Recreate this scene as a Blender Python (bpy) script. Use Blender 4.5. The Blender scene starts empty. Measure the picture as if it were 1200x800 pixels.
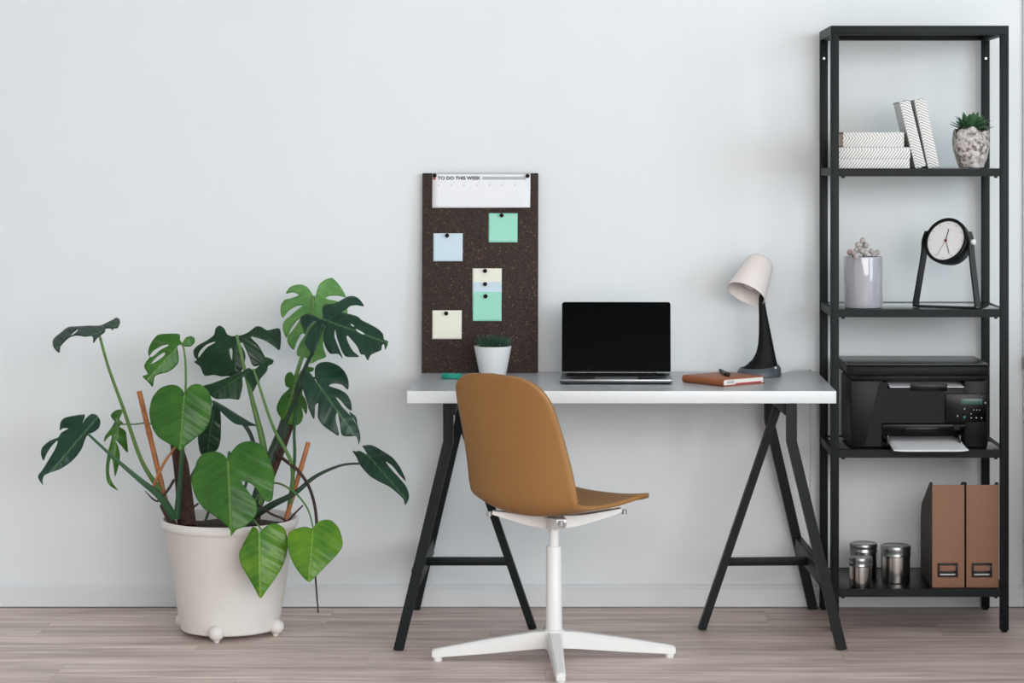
import bpy, bmesh, math, random
from mathutils import Vector, Matrix, Euler
random.seed(7)
PI = math.pi
C = bpy.context.scene.collection
F, VX, HY, H, DW = 2821.0, 705.0, 180.0, 1.38, 7.33     # lens in pixels of the 1200 px frame, camera height, distance to the wall

def W(px, py, D):
    return Vector(((px - VX) * D / F, D - DW, H - (py - HY) * D / F))
def V(*a): return Vector(a)

# ------------------------------------------------------------------ materials
def lin(h):
    h = h.lstrip('#'); o = []
    for i in (0, 2, 4):
        c = int(h[i:i+2], 16) / 255
        o.append(c / 12.92 if c <= .04045 else ((c + .055) / 1.055) ** 2.4)
    return (*o, 1)
class N:
    """tiny node helper"""
    def __init__(s, name):
        s.m = bpy.data.materials.new(name); s.m.use_nodes = True
        s.t = s.m.node_tree; s.b = s.t.nodes['Principled BSDF']; s.out = s.t.nodes['Material Output']
    def n(s, typ, **kw):
        nd = s.t.nodes.new(typ)
        for k, v in kw.items():
            if k in nd.inputs: s.set(nd.inputs[k], v)
            else: setattr(nd, k, v)
        return nd
    def set(s, sock, v):
        if isinstance(v, bpy.types.NodeSocket): s.t.links.new(v, sock)
        else: sock.default_value = v
    def math(s, op, a, b=0.0, c=None):
        nd = s.t.nodes.new('ShaderNodeMath'); nd.operation = op
        s.set(nd.inputs[0], a); s.set(nd.inputs[1], b)
        if c is not None: s.set(nd.inputs[2], c)
        return nd.outputs[0]
    def mix(s, f, a, b, mode='MIX'):
        nd = s.t.nodes.new('ShaderNodeMix'); nd.data_type = 'RGBA'; nd.blend_type = mode
        s.set(nd.inputs[0], f); s.set(nd.inputs[6], a); s.set(nd.inputs[7], b)
        return nd.outputs[2]
    def coord(s, kind='Object'): return s.n('ShaderNodeTexCoord').outputs[kind]
    def noise(s, vec, scale, detail=4, rough=.55, which='Fac'):
        nd = s.n('ShaderNodeTexNoise', Scale=scale, Detail=detail, Roughness=rough)
        s.set(nd.inputs['Vector'], vec); return nd.outputs[which]
    def ramp(s, f, lo, hi):
        nd = s.n('ShaderNodeMapRange'); s.set(nd.inputs[0], f); nd.inputs[1].default_value = lo; nd.inputs[2].default_value = hi
        return nd.outputs[0]
    def bump(s, hgt, strength=.2, dist=.002):
        nd = s.n('ShaderNodeBump', Strength=strength, Distance=dist); s.set(nd.inputs['Height'], hgt)
        s.t.links.new(nd.outputs[0], s.b.inputs['Normal'])
    def p(s, **kw):
        for k, v in kw.items(): s.set(s.b.inputs[k.replace('_', ' ')], v)
        return s.m
def plain(name, col, rough=.5, metal=0., var=.0, scale=30, bump=0., coat=0., spec=.5):
    n = N(name); c = lin(col)
    nz = n.noise(n.coord(), scale)
    dk = tuple(x * (1 - var) for x in c[:3]) + (1,); lt = tuple(min(1, x * (1 + var)) for x in c[:3]) + (1,)
    n.p(Base_Color=n.mix(n.ramp(nz, .3, .7), dk, lt), Roughness=rough, Metallic=metal)
    n.b.inputs['Specular IOR Level'].default_value = spec
    n.b.inputs['Coat Weight'].default_value = coat
    if bump: n.bump(n.noise(n.coord(), scale * 6), bump)
    return n.m
def wall_mat():
    n = N('painted_plaster'); co = n.coord()
    nz = n.noise(co, 1.1, 3); f = n.ramp(nz, .25, .75)
    n.p(Base_Color=n.mix(f, lin('#e3e8ea'), lin('#e9eef0')), Roughness=.62)
    n.bump(n.noise(co, 9, 6), .22, .004); return n.m
def floor_mat():
    n = N('laminate_planks'); co = n.coord(); sp = n.n('ShaderNodeSeparateXYZ', Vector=co)
    x, y = sp.outputs[0], sp.outputs[1]
    PW, PL = .19, 1.3
    ry = n.math('DIVIDE', n.math('ADD', y, .06), PW); row = n.math('FLOOR', ry); fy = n.math('FRACT', ry)
    xs = n.math('ADD', x, n.math('MULTIPLY', n.math('FRACT', n.math('MULTIPLY', row, .377)), PL))
    rx = n.math('DIVIDE', xs, PL); col = n.math('FLOOR', rx); fx = n.math('FRACT', rx)
    cid = n.n('ShaderNodeCombineXYZ', X=row, Y=col)
    wn = n.n('ShaderNodeTexWhiteNoise', noise_dimensions='3D'); n.t.links.new(cid.outputs[0], wn.inputs['Vector'])
    gv = n.n('ShaderNodeCombineXYZ', X=n.math('ADD', n.math('MULTIPLY', x, 1.7), n.math('MULTIPLY', wn.outputs['Value'], 40.)), Y=n.math('MULTIPLY', y, 19.), Z=wn.outputs['Value'])
    g1 = n.noise(gv.outputs[0], 1.2, 6, .60)
    gv2 = n.n('ShaderNodeCombineXYZ', X=n.math('MULTIPLY', x, 2.6), Y=n.math('MULTIPLY', y, 14.), Z=wn.outputs['Value'])
    g2 = n.noise(gv2.outputs[0], 1.2, 4, .5)
    c = n.mix(n.ramp(g1, .28, .72), lin('#a08a80'), lin('#fce9e1'))
    c = n.mix(n.math('MULTIPLY', n.ramp(g2, .60, .80), .55), c, lin('#7c665c'))
    c = n.mix(n.math('MULTIPLY', wn.outputs['Value'], .3), c, lin('#bba99e'))
    seam = n.math('MAXIMUM', n.math('LESS_THAN', fy, .012), n.math('MULTIPLY', n.math('LESS_THAN', fx, .0014), .5))
    c = n.mix(n.math('MULTIPLY', seam, .5), c, lin('#3c302a'))
    n.p(Base_Color=c, Roughness=n.math('ADD', n.math('MULTIPLY', g1, .15), .38))
    n.bump(n.math('SUBTRACT', g1, n.math('MULTIPLY', seam, .8)), .12, .002); return n.m
def leaf_mat(name, col, dark, vein, rough=.38):
    n = N(name); uv = n.n('ShaderNodeUVMap').outputs[0]; sp = n.n('ShaderNodeSeparateXYZ', Vector=uv)
    t, r = sp.outputs[0], sp.outputs[1]
    nz = n.noise(n.coord(), 14, 3)
    c = n.mix(n.ramp(nz, .3, .7), lin(dark), lin(col))
    band = n.math('ABSOLUTE', n.math('SINE', n.math('MULTIPLY', t, PI * 10)))
    vmask = n.math('MULTIPLY', n.ramp(band, .14, .0), .16)
    c = n.mix(vmask, c, lin(vein))
    soft = n.math('MULTIPLY', n.ramp(band, .7, .1), .28)
    c = n.mix(soft, c, lin(col))
    rib = n.ramp(r, .014, .005)
    c = n.mix(n.math('MULTIPLY', rib, .75), c, lin(vein))
    n.p(Base_Color=c, Roughness=rough)
    n.b.inputs['Specular IOR Level'].default_value = .38
    n.bump(n.math('ADD', n.math('MULTIPLY', band, -.6), n.math('MULTIPLY', rib, -.6)), .35, .003)
    tr = n.n('ShaderNodeBsdfTranslucent'); n.set(tr.inputs['Color'], c)
    ms = n.n('ShaderNodeMixShader'); ms.inputs[0].default_value = .16
    n.t.links.new(n.b.outputs[0], ms.inputs[1]); n.t.links.new(tr.outputs[0], ms.inputs[2]); n.t.links.new(ms.outputs[0], n.out.inputs[0])
    return n.m
def cork_mat():
    n = N('dark_cork'); co = n.coord()
    vo = n.n('ShaderNodeTexVoronoi', Scale=300.0); n.t.links.new(co, vo.inputs['Vector'])
    sp = n.n('ShaderNodeSeparateColor', Color=vo.outputs['Color'])
    c = n.mix(n.ramp(sp.outputs[0], .0, 1.), lin('#241b18'), lin('#46362f'))
    c = n.mix(n.math('MULTIPLY', n.math('GREATER_THAN', sp.outputs[1], .98), .6), c, lin('#7c6250'))
    c = n.mix(n.math('MULTIPLY', n.ramp(n.noise(co, 420, 2), .6, .75), .5), c, lin('#12100f'))
    n.p(Base_Color=c, Roughness=.85); n.bump(sp.outputs[0], .4, .002); return n.m
def chevron_mat():
    n = N('chevron_paper'); uv = n.n('ShaderNodeUVMap').outputs[0]; sp = n.n('ShaderNodeSeparateXYZ', Vector=uv)
    u, v = sp.outputs[0], sp.outputs[1]           # metres along and across the spine
    row = .026; k = n.math('DIVIDE', v, row)
    z = n.math('ABSOLUTE', n.math('SUBTRACT', n.math('FRACT', n.math('MULTIPLY', k, .5)), .5))   # 0..0.5 zigzag
    ph = n.math('ADD', n.math('DIVIDE', u, .0086), n.math('MULTIPLY', z, 4.4))
    fr = n.math('ABSOLUTE', n.math('SUBTRACT', n.math('FRACT', ph), .5))
    n.p(Base_Color=n.mix(n.ramp(fr, .27, .36), lin('#ecebe8'), lin('#9b9d9e')), Roughness=.6); return n.m
def stone_mat():
    n = N('rough_concrete'); co = n.coord()
    a = n.noise(co, 75, 5, .6); b = n.noise(co, 20, 3)
    c = n.mix(n.ramp(a, .40, .60), lin('#6f6764'), lin('#d6d0cc'))
    c = n.mix(n.math('MULTIPLY', n.ramp(b, .5, .7), .5), c, lin('#e2dedb'))
    n.p(Base_Color=c, Roughness=.9); n.bump(a, .9, .006); return n.m
def glass_mat(name, tint, refl=.10):
    n = N(name); t = n.t
    tr = n.n('ShaderNodeBsdfTransparent', Color=lin(tint)); gl = n.n('ShaderNodeBsdfGlossy', Color=(1, 1, 1, 1), Roughness=.02)
    fz = n.n('ShaderNodeFresnel', IOR=1.5); ms = n.n('ShaderNodeMixShader')
    t.links.new(fz.outputs[0], ms.inputs[0]); t.links.new(tr.outputs[0], ms.inputs[1]); t.links.new(gl.outputs[0], ms.inputs[2])
    t.links.new(ms.outputs[0], n.out.inputs[0]); return n.m
M = dict(
    wall=wall_mat(), floor=floor_mat(), trim=plain('trim_paint', '#dfe2e4', .45, var=.02, scale=4),
    white=plain('white_lacquer', '#dee1e2', .32, var=.01), desktop=plain('grey_desk_laminate', '#b3b5b9', .3, var=.03, scale=40),
    pot=plain('white_planter_plastic', '#e6e2dd', .42, var=.015), soil=plain('dark_soil', '#3a312c', .95, var=.4, scale=90, bump=.8),
    black=plain('black_powder_coat', '#0d1416', .5, var=.08, scale=60, spec=.22), blackshelf=plain('black_shelf_board', '#0a0d0f', .3, var=.1, spec=.3),
    plastic=plain('black_plastic', '#07090a', .4, var=.1, spec=.2), plastic2=plain('black_gloss_plastic', '#050608', .25, spec=.2), plastic3=plain('charcoal_plastic', '#0c0e12', .5, var=.1, spec=.2),
    scan=plain('scanner_lid_plastic', '#2b2e30', .3, var=.08),
    screen=plain('screen_glass', '#010203', .06, spec=.03), alu=plain('space_grey_aluminium', '#5d6063', .34, metal=.9, var=.03), alulight=plain('light_aluminium', '#b9bcbe', .3, metal=.8),
    keys=plain('black_keys', '#0c0d0e', .5), chair=plain('ochre_chair_plastic', '#a07340', .48, var=.03, scale=6), chairmetal=plain('white_chair_metal', '#ebebe9', .35, var=.01),
    cork=cork_mat(), paper=plain('white_paper', '#eef0f3', .7), ink=plain('black_ink', '#17181a', .7), greyink=plain('grey_ink', '#b3b6ba', .7), paleink=plain('pale_ink', '#8e9298', .7), redink=plain('red_ink', '#b5485a', .7),
    mint=plain('mint_note', '#a0e2cd', .7), blue=plain('pale_blue_note', '#cfe3ee', .7), cream=plain('cream_note', '#efefdf', .7),
    leather=plain('brown_leather', '#9c5a34', .5, var=.12, scale=25, bump=.25), pages=plain('page_edges', '#eeebe4', .7, var=.04, scale=200), kraftpages=plain('tan_page_edges', '#b59a88', .8, var=.1, scale=150),
    chevron=chevron_mat(), coverdark=plain('dark_cover_edge', '#2a2b2d', .6), stone=stone_mat(),
    lampwhite=plain('lamp_shade_plastic', '#efe6e2', .5, var=.01), lampgrey=plain('lamp_base_grey', '#4c545b', .42), lampblack=plain('lamp_arm_black', '#080a0b', .55, spec=.2), bulb=plain('frosted_bulb', '#f3f1ec', .2),
    vase=plain('grey_glazed_ceramic', '#a9a9b1', .08, var=.04, scale=10, coat=.6), berry=plain('grey_velvet_berry', '#b7afab', .85, var=.15, scale=200, bump=.4), berrypink=plain('pink_berry', '#b09298', .85, var=.1, scale=200), twig=plain('brown_twig', '#5a4b43', .8, var=.2),
    clockblack=plain('clock_black', '#090c0d', .4, spec=.25), dial=plain('clock_dial_white', '#ecebea', .5), dred=plain('dark_red_hub', '#6b1f2c', .4),
    steel=plain('brushed_tin', '#b9b7b3', .22, metal=1., var=.03), steel2=plain('tin_lid', '#9ea2a2', .3, metal=1., var=.05),
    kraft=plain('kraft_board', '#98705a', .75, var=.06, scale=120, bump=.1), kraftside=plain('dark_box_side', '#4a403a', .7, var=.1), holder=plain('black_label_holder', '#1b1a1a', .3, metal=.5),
    bamboo=plain('orange_bamboo', '#b07040', .55, var=.2, scale=30), bark=plain('brown_bark', '#4a3328', .9, var=.4, scale=60, bump=.9), stemg=plain('green_stem', '#2f5a3a', .5, var=.15, scale=20), stempale=plain('pale_green_stem', '#587d40', .5, var=.1), stemdark=plain('dark_stem', '#27402f', .5, var=.2), root=plain('dark_brown_root', '#3b2a24', .7, var=.3),
    leafd=leaf_mat('dark_leaf', '#234836', '#143022', '#547c52', .3), leafk=leaf_mat('deep_leaf', '#1c4526', '#12301a', '#4f7a48', .32), leafm=leaf_mat('mid_leaf', '#417724', '#24561a', '#749e48', .33),
    leafb=leaf_mat('bright_leaf', '#6c9a26', '#37701f', '#9aba58', .3), leafl=leaf_mat('pale_leaf_underside', '#74a85a', '#4f8842', '#a9c98a', .5), leafs=leaf_mat('succulent_leaf', '#3c6a48', '#24492f', '#4d7a52', .45), blade=plain('grass_blade_green', '#1f4632', .5, var=.3, scale=40),
    uphol=plain('dark_grey_upholstery', '#3a3a3d', .9, var=.12, scale=150, bump=.2),
    shelfglass=glass_mat('shelf_glass', '#cfe0dc'), turq=plain('turquoise_plastic', '#16907c', .35), cable=plain('white_cable', '#e8e8e6', .5), fitting=plain('grey_fitting', '#8b8785', .4), lcd=plain('lcd_green', '#2f5a55', .3), mark=plain('white_icon_print', '#c8ccd0', .5), tealmark=plain('teal_button', '#1f5f70', .4),
)

# ------------------------------------------------------------------ mesh helpers
def BM(): return bmesh.new()
def xf(bm, verts, mat4): bmesh.ops.transform(bm, matrix=mat4, verts=verts)
def box(bm, c, s, bevel=0., rot=None, seg=2):
    r = bmesh.ops.create_cube(bm, size=1.); vs = r['verts']
    xf(bm, vs, Matrix.Diagonal((*s, 1)))
    if bevel:
        es = list({e for v in vs for e in v.link_edges})
        rb = bmesh.ops.bevel(bm, geom=es, offset=bevel, segments=seg, affect='EDGES', profile=.5)
        vs = list({v for f in rb['faces'] for v in f.verts} | {v for v in vs if v.is_valid})
    m = Matrix.Translation(Vector(c))
    if rot is not None: m = m @ (rot.to_matrix().to_4x4() if not isinstance(rot, Matrix) else rot.to_4x4())
    xf(bm, vs, m); return vs
def box2(bm, a, b, bevel=0.):
    a, b = Vector(a), Vector(b); return box(bm, (a + b) / 2, [abs(q) for q in (b - a)], bevel)
def lathe(bm, prof, n=40, c=(0, 0, 0), mat4=None):
    rings = []; new = []
    for r, z in prof:
        if r < 1e-6: v = bm.verts.new((0, 0, z)); rings.append([v]); new.append(v)
        else:
            ring = [bm.verts.new((r * math.cos(2*PI*i/n), r * math.sin(2*PI*i/n), z)) for i in range(n)]; rings.append(ring); new += ring
    for a, b in zip(rings, rings[1:]):
        for i in range(n):
            j = (i + 1) % n
            if len(a) == 1 and len(b) == 1: continue
            if len(a) == 1: bm.faces.new((a[0], b[i], b[j]))
            elif len(b) == 1: bm.faces.new((a[i], b[0], a[j])) 
            else: bm.faces.new((a[i], b[i], b[j], a[j]))
    xf(bm, new, Matrix.Translation(Vector(c)) @ (mat4 if mat4 is not None else Matrix()))
    return new
def frames(pts):
    pts = [Vector(p) for p in pts]; out = []; up = None
    for i, p in enumerate(pts):
        t = (pts[min(i+1, len(pts)-1)] - pts[max(i-1, 0)]).normalized()
        if up is None:
            a = V(0, 0, 1) if abs(t.z) < .9 else V(0, 1, 0); up = (a - t * a.dot(t)).normalized()
        else: up = (up - t * up.dot(t)).normalized()
        out.append((p, t, up, t.cross(up)))
    return out
def tube(bm, pts, r, n=10, smooth=0):
    """round sweep; r is a number or one per control point; smooth>0 resamples a Catmull-Rom curve"""
    rs = list(r) if isinstance(r, (list, tuple)) else [r] * len(pts)
    if smooth: pts, rs = crom(pts, rs, smooth)
    rings = []
    for (p, t, a, b), rad in zip(frames(pts), rs):
        rings.append([bm.verts.new(p + (a * math.cos(2*PI*i/n) + b * math.sin(2*PI*i/n)) * rad) for i in range(n)])
    for A, B in zip(rings, rings[1:]):
        for i in range(n): bm.faces.new((A[i], B[i], B[(i+1) % n], A[(i+1) % n]))
    bm.faces.new(rings[0][::-1]); bm.faces.new(rings[-1])
def crom(pts, rs, k):
    pts = [Vector(p) for p in pts]; P, R = [], []
    g = lambda i: pts[max(0, min(len(pts)-1, i))]
    for i in range(len(pts) - 1):
        p0, p1, p2, p3 = g(i-1), g(i), g(i+1), g(i+2)
        for j in range(k):
            t = j / k
            P.append(.5 * ((2*p1) + (p2-p0)*t + (2*p0-5*p1+4*p2-p3)*t*t + (-p0+3*p1-3*p2+p3)*t**3)); R.append(rs[i] + (rs[i+1]-rs[i])*t)
    P.append(pts[-1]); R.append(rs[-1]); return P, R
def bar(bm, pts, a, b, side):
    """rectangular sweep of section a (along `side`) x b through pts, mitred"""
    side = Vector(side).normalized(); pts = [Vector(p) for p in pts]; rings = []
    for i, p in enumerate(pts):
        t0 = (p - pts[i-1]).normalized() if i else (pts[1] - p).normalized()
        t1 = (pts[i+1] - p).normalized() if i < len(pts)-1 else t0
        t = (t0 + t1).normalized(); k = 1 / max(.3, t.dot(t0))
        s = (side - t0 * side.dot(t0)).normalized(); u = t.cross(s).normalized() * k
        rings.append([bm.verts.new(p + s*(a/2*x) + u*(b/2*y)) for x, y in ((-1,-1),(1,-1),(1,1),(-1,1))])
    for A, B in zip(rings, rings[1:]):
        for i in range(4): bm.faces.new((A[i], A[(i+1)%4], B[(i+1)%4], B[i]))
    bm.faces.new(rings[0][::-1]); bm.faces.new(rings[-1])
def prism(bm, poly, z0, z1, mat4=None):
    a = [bm.verts.new((x, y, z0)) for x, y in poly]; b = [bm.verts.new((x, y, z1)) for x, y in poly]
    bm.faces.new(a[::-1]); bm.faces.new(b); n = len(poly)
    for i in range(n): bm.faces.new((a[i], a[(i+1)%n], b[(i+1)%n], b[i]))
    if mat4 is not None: xf(bm, a + b, mat4)
    return a + b
def ball(bm, c, r, sx=1, sy=1, sz=1, u=20, v=12):
    rr = bmesh.ops.create_uvsphere(bm, u_segments=u, v_segments=v, radius=1.)
    xf(bm, rr['verts'], Matrix.Translation(Vector(c)) @ Matrix.Diagonal((r*sx, r*sy, r*sz, 1))); return rr['verts']
def align(d):  # matrix whose z axis is d
    d = Vector(d).normalized(); return d.to_track_quat('Z', 'Y').to_matrix().to_4x4()
def obj(name, bm, mat, parent=None, angle=35, origin=None, solid=0., norm=True):
    if norm: bmesh.ops.recalc_face_normals(bm, faces=bm.faces[:])
    if origin is not None: xf(bm, bm.verts[:], Matrix.Translation(-Vector(origin)))
    me = bpy.data.meshes.new(name); bm.to_mesh(me); bm.free()
    for p in me.polygons: p.use_smooth = True
    me.set_sharp_from_angle(angle=math.radians(angle))
    me.materials.append(M[mat])
    o = bpy.data.objects.new(name, me); C.objects.link(o)
    if origin is not None: o.location = origin
    if parent is not None: o.parent = parent
    if solid:
        md = o.modifiers.new('thickness', 'SOLIDIFY'); md.thickness = solid; md.offset = 0
    return o
def tag(o, label, cat, group=None):
    o['label'] = label; o['category'] = cat
    if group: o['group'] = group
    return o
def thing(name, label, cat, loc=(0, 0, 0), rz=0., group=None, rot=None):
    o = bpy.data.objects.new(name, None); C.objects.link(o); o.empty_display_size = .05
    o.location = loc; o.rotation_euler = rot if rot is not None else (0, 0, rz)
    return tag(o, label, cat, group)
class Part:
    """with-style builder in world coordinates for a thing whose root has no rotation"""
    def __init__(s, root): s.root = root; s.loc = Vector(root.location)
    def __call__(s, name, bm, mat, parent=None, **kw):
        xf(bm, bm.verts[:], Matrix.Translation(-s.loc)); return obj(name, bm, mat, parent or s.root, **kw)
def struct(name, bm, mat, **kw):
    o = obj(name, bm, mat, **kw); o['kind'] = 'structure'; return o
def copy_tree(o, parent=None):
    c = o.copy(); C.objects.link(c)
    if parent is not None: c.parent = parent
    for ch in [q for q in C.objects if q.parent == o]: copy_tree(ch, c)
    return c

# ------------------------------------------------------------------ the room
b = BM(); box2(b, (-4.5, -9.1, -.05), (7.6, .1, 0)); struct('floor', b, 'floor')
b = BM(); box2(b, (-4.5, 0, 0), (7.6, .1, 3.5)); struct('wall_back', b, 'wall')
xe = W(1198.3, 0, DW).x
b = BM(); box2(b, (xe, -.013, 0), (xe+.09, 0, 2.15), .004); struct('trim_1', b, 'trim')
b = BM(); box2(b, (-4.6, -9.1, 0), (-4.5, .1, 3.5)); struct('wall_left', b, 'wall')
b = BM(); box2(b, (7.5, -9.1, 0), (7.6, .1, 3.5)); struct('wall_right', b, 'wall')
b = BM(); box2(b, (-4.5, -9.1, 0), (7.6, -9, 3.5)); struct('wall_front', b, 'wall')
b = BM(); box2(b, (-4.6, -9.1, 3.5), (7.6, .1, 3.6)); struct('ceiling', b, 'wall')
b = BM()
prof = [(0, 0), (-.013, 0), (-.013, .052), (-.009, .056), (-.009, .061), (-.004, .066), (0, .066)]
vs = prism(b, prof, -4.4, xe, Matrix(((0,0,1,0),(1,0,0,0),(0,1,0,0),(0,0,0,1))))
xf(b, b.verts[:], Matrix.Translation((0, 0, .004))); struct('baseboard_back', b, 'trim')

# ------------------------------------------------------------------ desk: worktop on two trestles
TZ = .7178
b = BM(); box2(b, (-.543, -.612, TZ - .0345), (.655, -.014, TZ), .0012)
wt = obj('worktop', b, 'white'); b = BM(); box2(b, (-.5422, -.6112, TZ-.0006), (.6542, -.0148, TZ+.0002)); obj('top_laminate', b, 'desktop', wt)
tag(wt, 'white-edged rectangular desk top with a grey surface resting on two black trestles', 'desk')
def trestle(cx, m, rz, label):
    """m=-1: splayed pair to the left, single leg to the right; m=+1 mirrored"""
    r = thing('trestle', label, 'trestle', (cx, -.333, 0), rz, 'black metal trestles under the desk top')
    ztop = TZ - .0345
    for s in (-1, 1):
        b = BM(); bar(b, [(0, s*.27, ztop-.001), (0, s*.272, .577), (m*.137, s*.30, 0)], .028, .028, (0, 1, 0)); obj('leg', b, 'black', r)
    b = BM(); box2(b, (-.017, -.25, ztop-.036), (.017, .25, ztop-.001), .002); obj('top_bar', b, 'black', r)
    zc = .196; t = 1 - zc/.577; lx = m*.137*t; tx = -m*(.22*(1 - (zc)/.655))
    b = BM(); bar(b, [(-m*.004, 0, ztop-.03), (-m*.228, 0, 0)], .03, .022, (0, 1, 0)); obj('leg', b, 'black', r)
    b = BM(); box2(b, (lx-.012, -.283, zc-.025), (lx+.012, .283, zc+.025), .002); obj('side_brace', b, 'black', r)
    b = BM(); box2(b, (min(lx, tx), -.012, zc-.011), (max(lx, tx), .012, zc+.011), .001); obj('crossbar', b, 'black', r)
    return r
trestle(-.428, -1, 0., 'black trestle holding the left end of the desk, beside the potted monstera')
trestle(.518, 1, math.radians(2.6), 'black trestle holding the right end of the desk, beside the shelving unit')

# ------------------------------------------------------------------ swivel chair
def chair():
    r = thing('swivel_chair', 'ochre moulded shell swivel chair on a white four-star base', 'chair', (-.13, -.754, 0), 0)
    A = math.radians(50); ca, sa = math.cos(A), math.sin(A); R = Matrix.Rotation(A, 4, 'Z')
    pf = [(.264, .413), (.242, .424), (.19, .430), (.10, .423), (.0, .412), (-.07, .408), (-.115, .413), (-.145, .436), (-.160, .475), (-.170, .53), (-.190, .61), (-.212, .70), (-.230, .757), (-.240, .794)]
    P, _ = crom([V(x, 0, z) for x, z in pf], [0]*len(pf), 6)
    L = [0.]
    for a, c in zip(P, P[1:]): L.append(L[-1] + (c - a).length)
    tot = L[-1]
    def at(s):
        d = s * tot
        for i in range(len(L)-1):
            if L[i+1] >= d: k = (d - L[i]) / (L[i+1]-L[i]+1e-9); return P[i].lerp(P[i+1], k)
        return P[-1]
    S = []
    for i in range(14): k = i/14; S.append(.22 * (1-(1-k)**2.2) if False else .2 * k**2.0)
    for i in range(30): S.append(.2 + .56 * i/30)
    for i in range(20): k = i/19; S.append(.76 + .24 * (1-(1-k)**2.2))
    def width(s):
        base = .186 if s < .5 else .190 - .026*max(0, s-.6)/.4
        if s < .2: q = 1 - s/.2; return base * max(0, 1-q**3.2)**(1/3.2)
        if s > .76: q = (s-.76)/.24; return base * max(0, 1-q**5)**(1/3.2)
        return base
    b = BM(); nu = 24; rows = []
    for s in S:
        p = at(s); w = max(width(s), .002); tg = (at(min(1, s+.01)) - at(max(0, s-.01))).normalized(); nrm = V(tg.z, 0, -tg.x)
        if nrm.x < 0 and s > .6: nrm = -nrm
        if nrm.z < 0 and s < .4: nrm = -nrm
        row = []
        for j in range(nu+1):
            u = -1 + 2*j/nu; au = abs(u*w/.198)
            sm = min(1, max(0, (s-.22)/.36)); lift = (.016 + .032*sm*sm*(3-2*sm)) * au**2.2
            if s > .76: lift *= 1 - .4*(s-.76)/.24
            nn = nrm if not (.4 <= s <= .6) else V(.6, 0, .8).normalized() if nrm.length == 0 else (nrm if (nrm.x + nrm.z) > 0 else -nrm)
            row.append(b.verts.new(p + V(0, u*w, 0) + nn*lift))
        rows.append(row)
    for a, c in zip(rows, rows[1:]):
        for j in range(nu): b.faces.new((a[j], a[j+1], c[j+1], c[j]))
    xf(b, b.verts[:], Matrix.Translation((-.008, 0, 0)) @ R)
    sh = obj('seat_shell', b, 'chair', r, angle=60, solid=.011)
    # bracket under the seat
    b = BM()
    lathe(b, [(0, .362), (.022, .362), (.030, .370), (.04, .39), (0, .39)], 28)
    for sx in (-1, 1):
        for sy in (-1, 1):
            e = V(sx*.125, sy*.125, 0); e = V(e.x + .012, e.y, .405 if sx > 0 else .402)
            pts = [V(0, 0, .377), V(e.x*.35, e.y*.35, .380), V(e.x*.75, e.y*.75, .394), e]
            pts, ws = crom(pts, [.05, .046, .036, .026], 5); hs = [.042 - .034*(i/(len(pts)-1))**.8 for i in range(len(pts))]
            rings = []
            for (p, t, up, sd), w, h in zip(frames(pts), ws, hs):
                rings.append([b.verts.new(p + sd*(w/2*x) + up*(h/2*y)) for x, y in ((-1,-1),(1,-1),(1,1),(-1,1))])
            for q, c in zip(rings, rings[1:]):
                for i in range(4): b.faces.new((q[i], q[(i+1)%4], c[(i+1)%4], c[i]))
            b.faces.new(rings[-1]); b.faces.new(rings[0][::-1])
    xf(b, b.verts[:], R); br = obj('seat_bracket', b, 'chairmetal', r)
    for sx in (-1, 1):
        for sy in (-1, 1):
            b = BM(); lathe(b, [(0, 0), (.007, 0), (.007, .012), (0, .012)], 12, R @ V(sx*.132+.012, sy*.13, .392)); obj('bolt', b, 'alulight', br)
    b = BM(); lathe(b, [(0, .30), (.0145, .30), (.0145, .37), (0, .37)], 28); obj('gas_lift', b, 'chairmetal', r)
    b = BM(); lathe(b, [(0, .075), (.0225, .075), (.0215, .306), (.0195, .309), (0, .309)], 32); obj('column', b, 'chairmetal', r)
    b = BM(); lathe(b, [(0, .028), (.027, .028), (.031, .04), (.031, .07), (.028, .080), (.0225, .084), (0, .084)], 32); obj('hub', b, 'chairmetal', r)
    for k in range(4):
        a = math.radians(4.2) + k*PI/2; Rk = Matrix.Rotation(a, 4, 'Z')
        b = BM(); rings = []
        for x, w, z0, z1 in ((.02, .040, .033, .078), (.06, .038, .031, .0755), (.18, .032, .021, .058), (.31, .027, .0125, .036), (.328, .026, .0115, .033), (.333, .022, .013, .028)):
            h = z1 - z0; ch = min(.006, h*.3)
            rings.append([b.verts.new((x, y, z)) for y, z in ((-w/2, z0), (w/2, z0), (w/2, z1-ch), (w/2-ch, z1), (-w/2+ch, z1), (-w/2, z1-ch))])
        for q, c in zip(rings, rings[1:]):
            for i in range(6): b.faces.new((q[i], q[(i+1)%6], c[(i+1)%6], c[i]))
        b.faces.new(rings[0][::-1]); b.faces.new(rings[-1]); xf(b, b.verts[:], Rk); lg = obj('leg', b, 'chairmetal', r)
        b = BM(); lathe(b, [(0, 0), (.011, 0), (.0125, .004), (.0125, .016), (0, .016)], 20, Rk @ V(.317, 0, 0)); obj('glide', b, 'chairmetal', lg)
chair()

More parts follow.
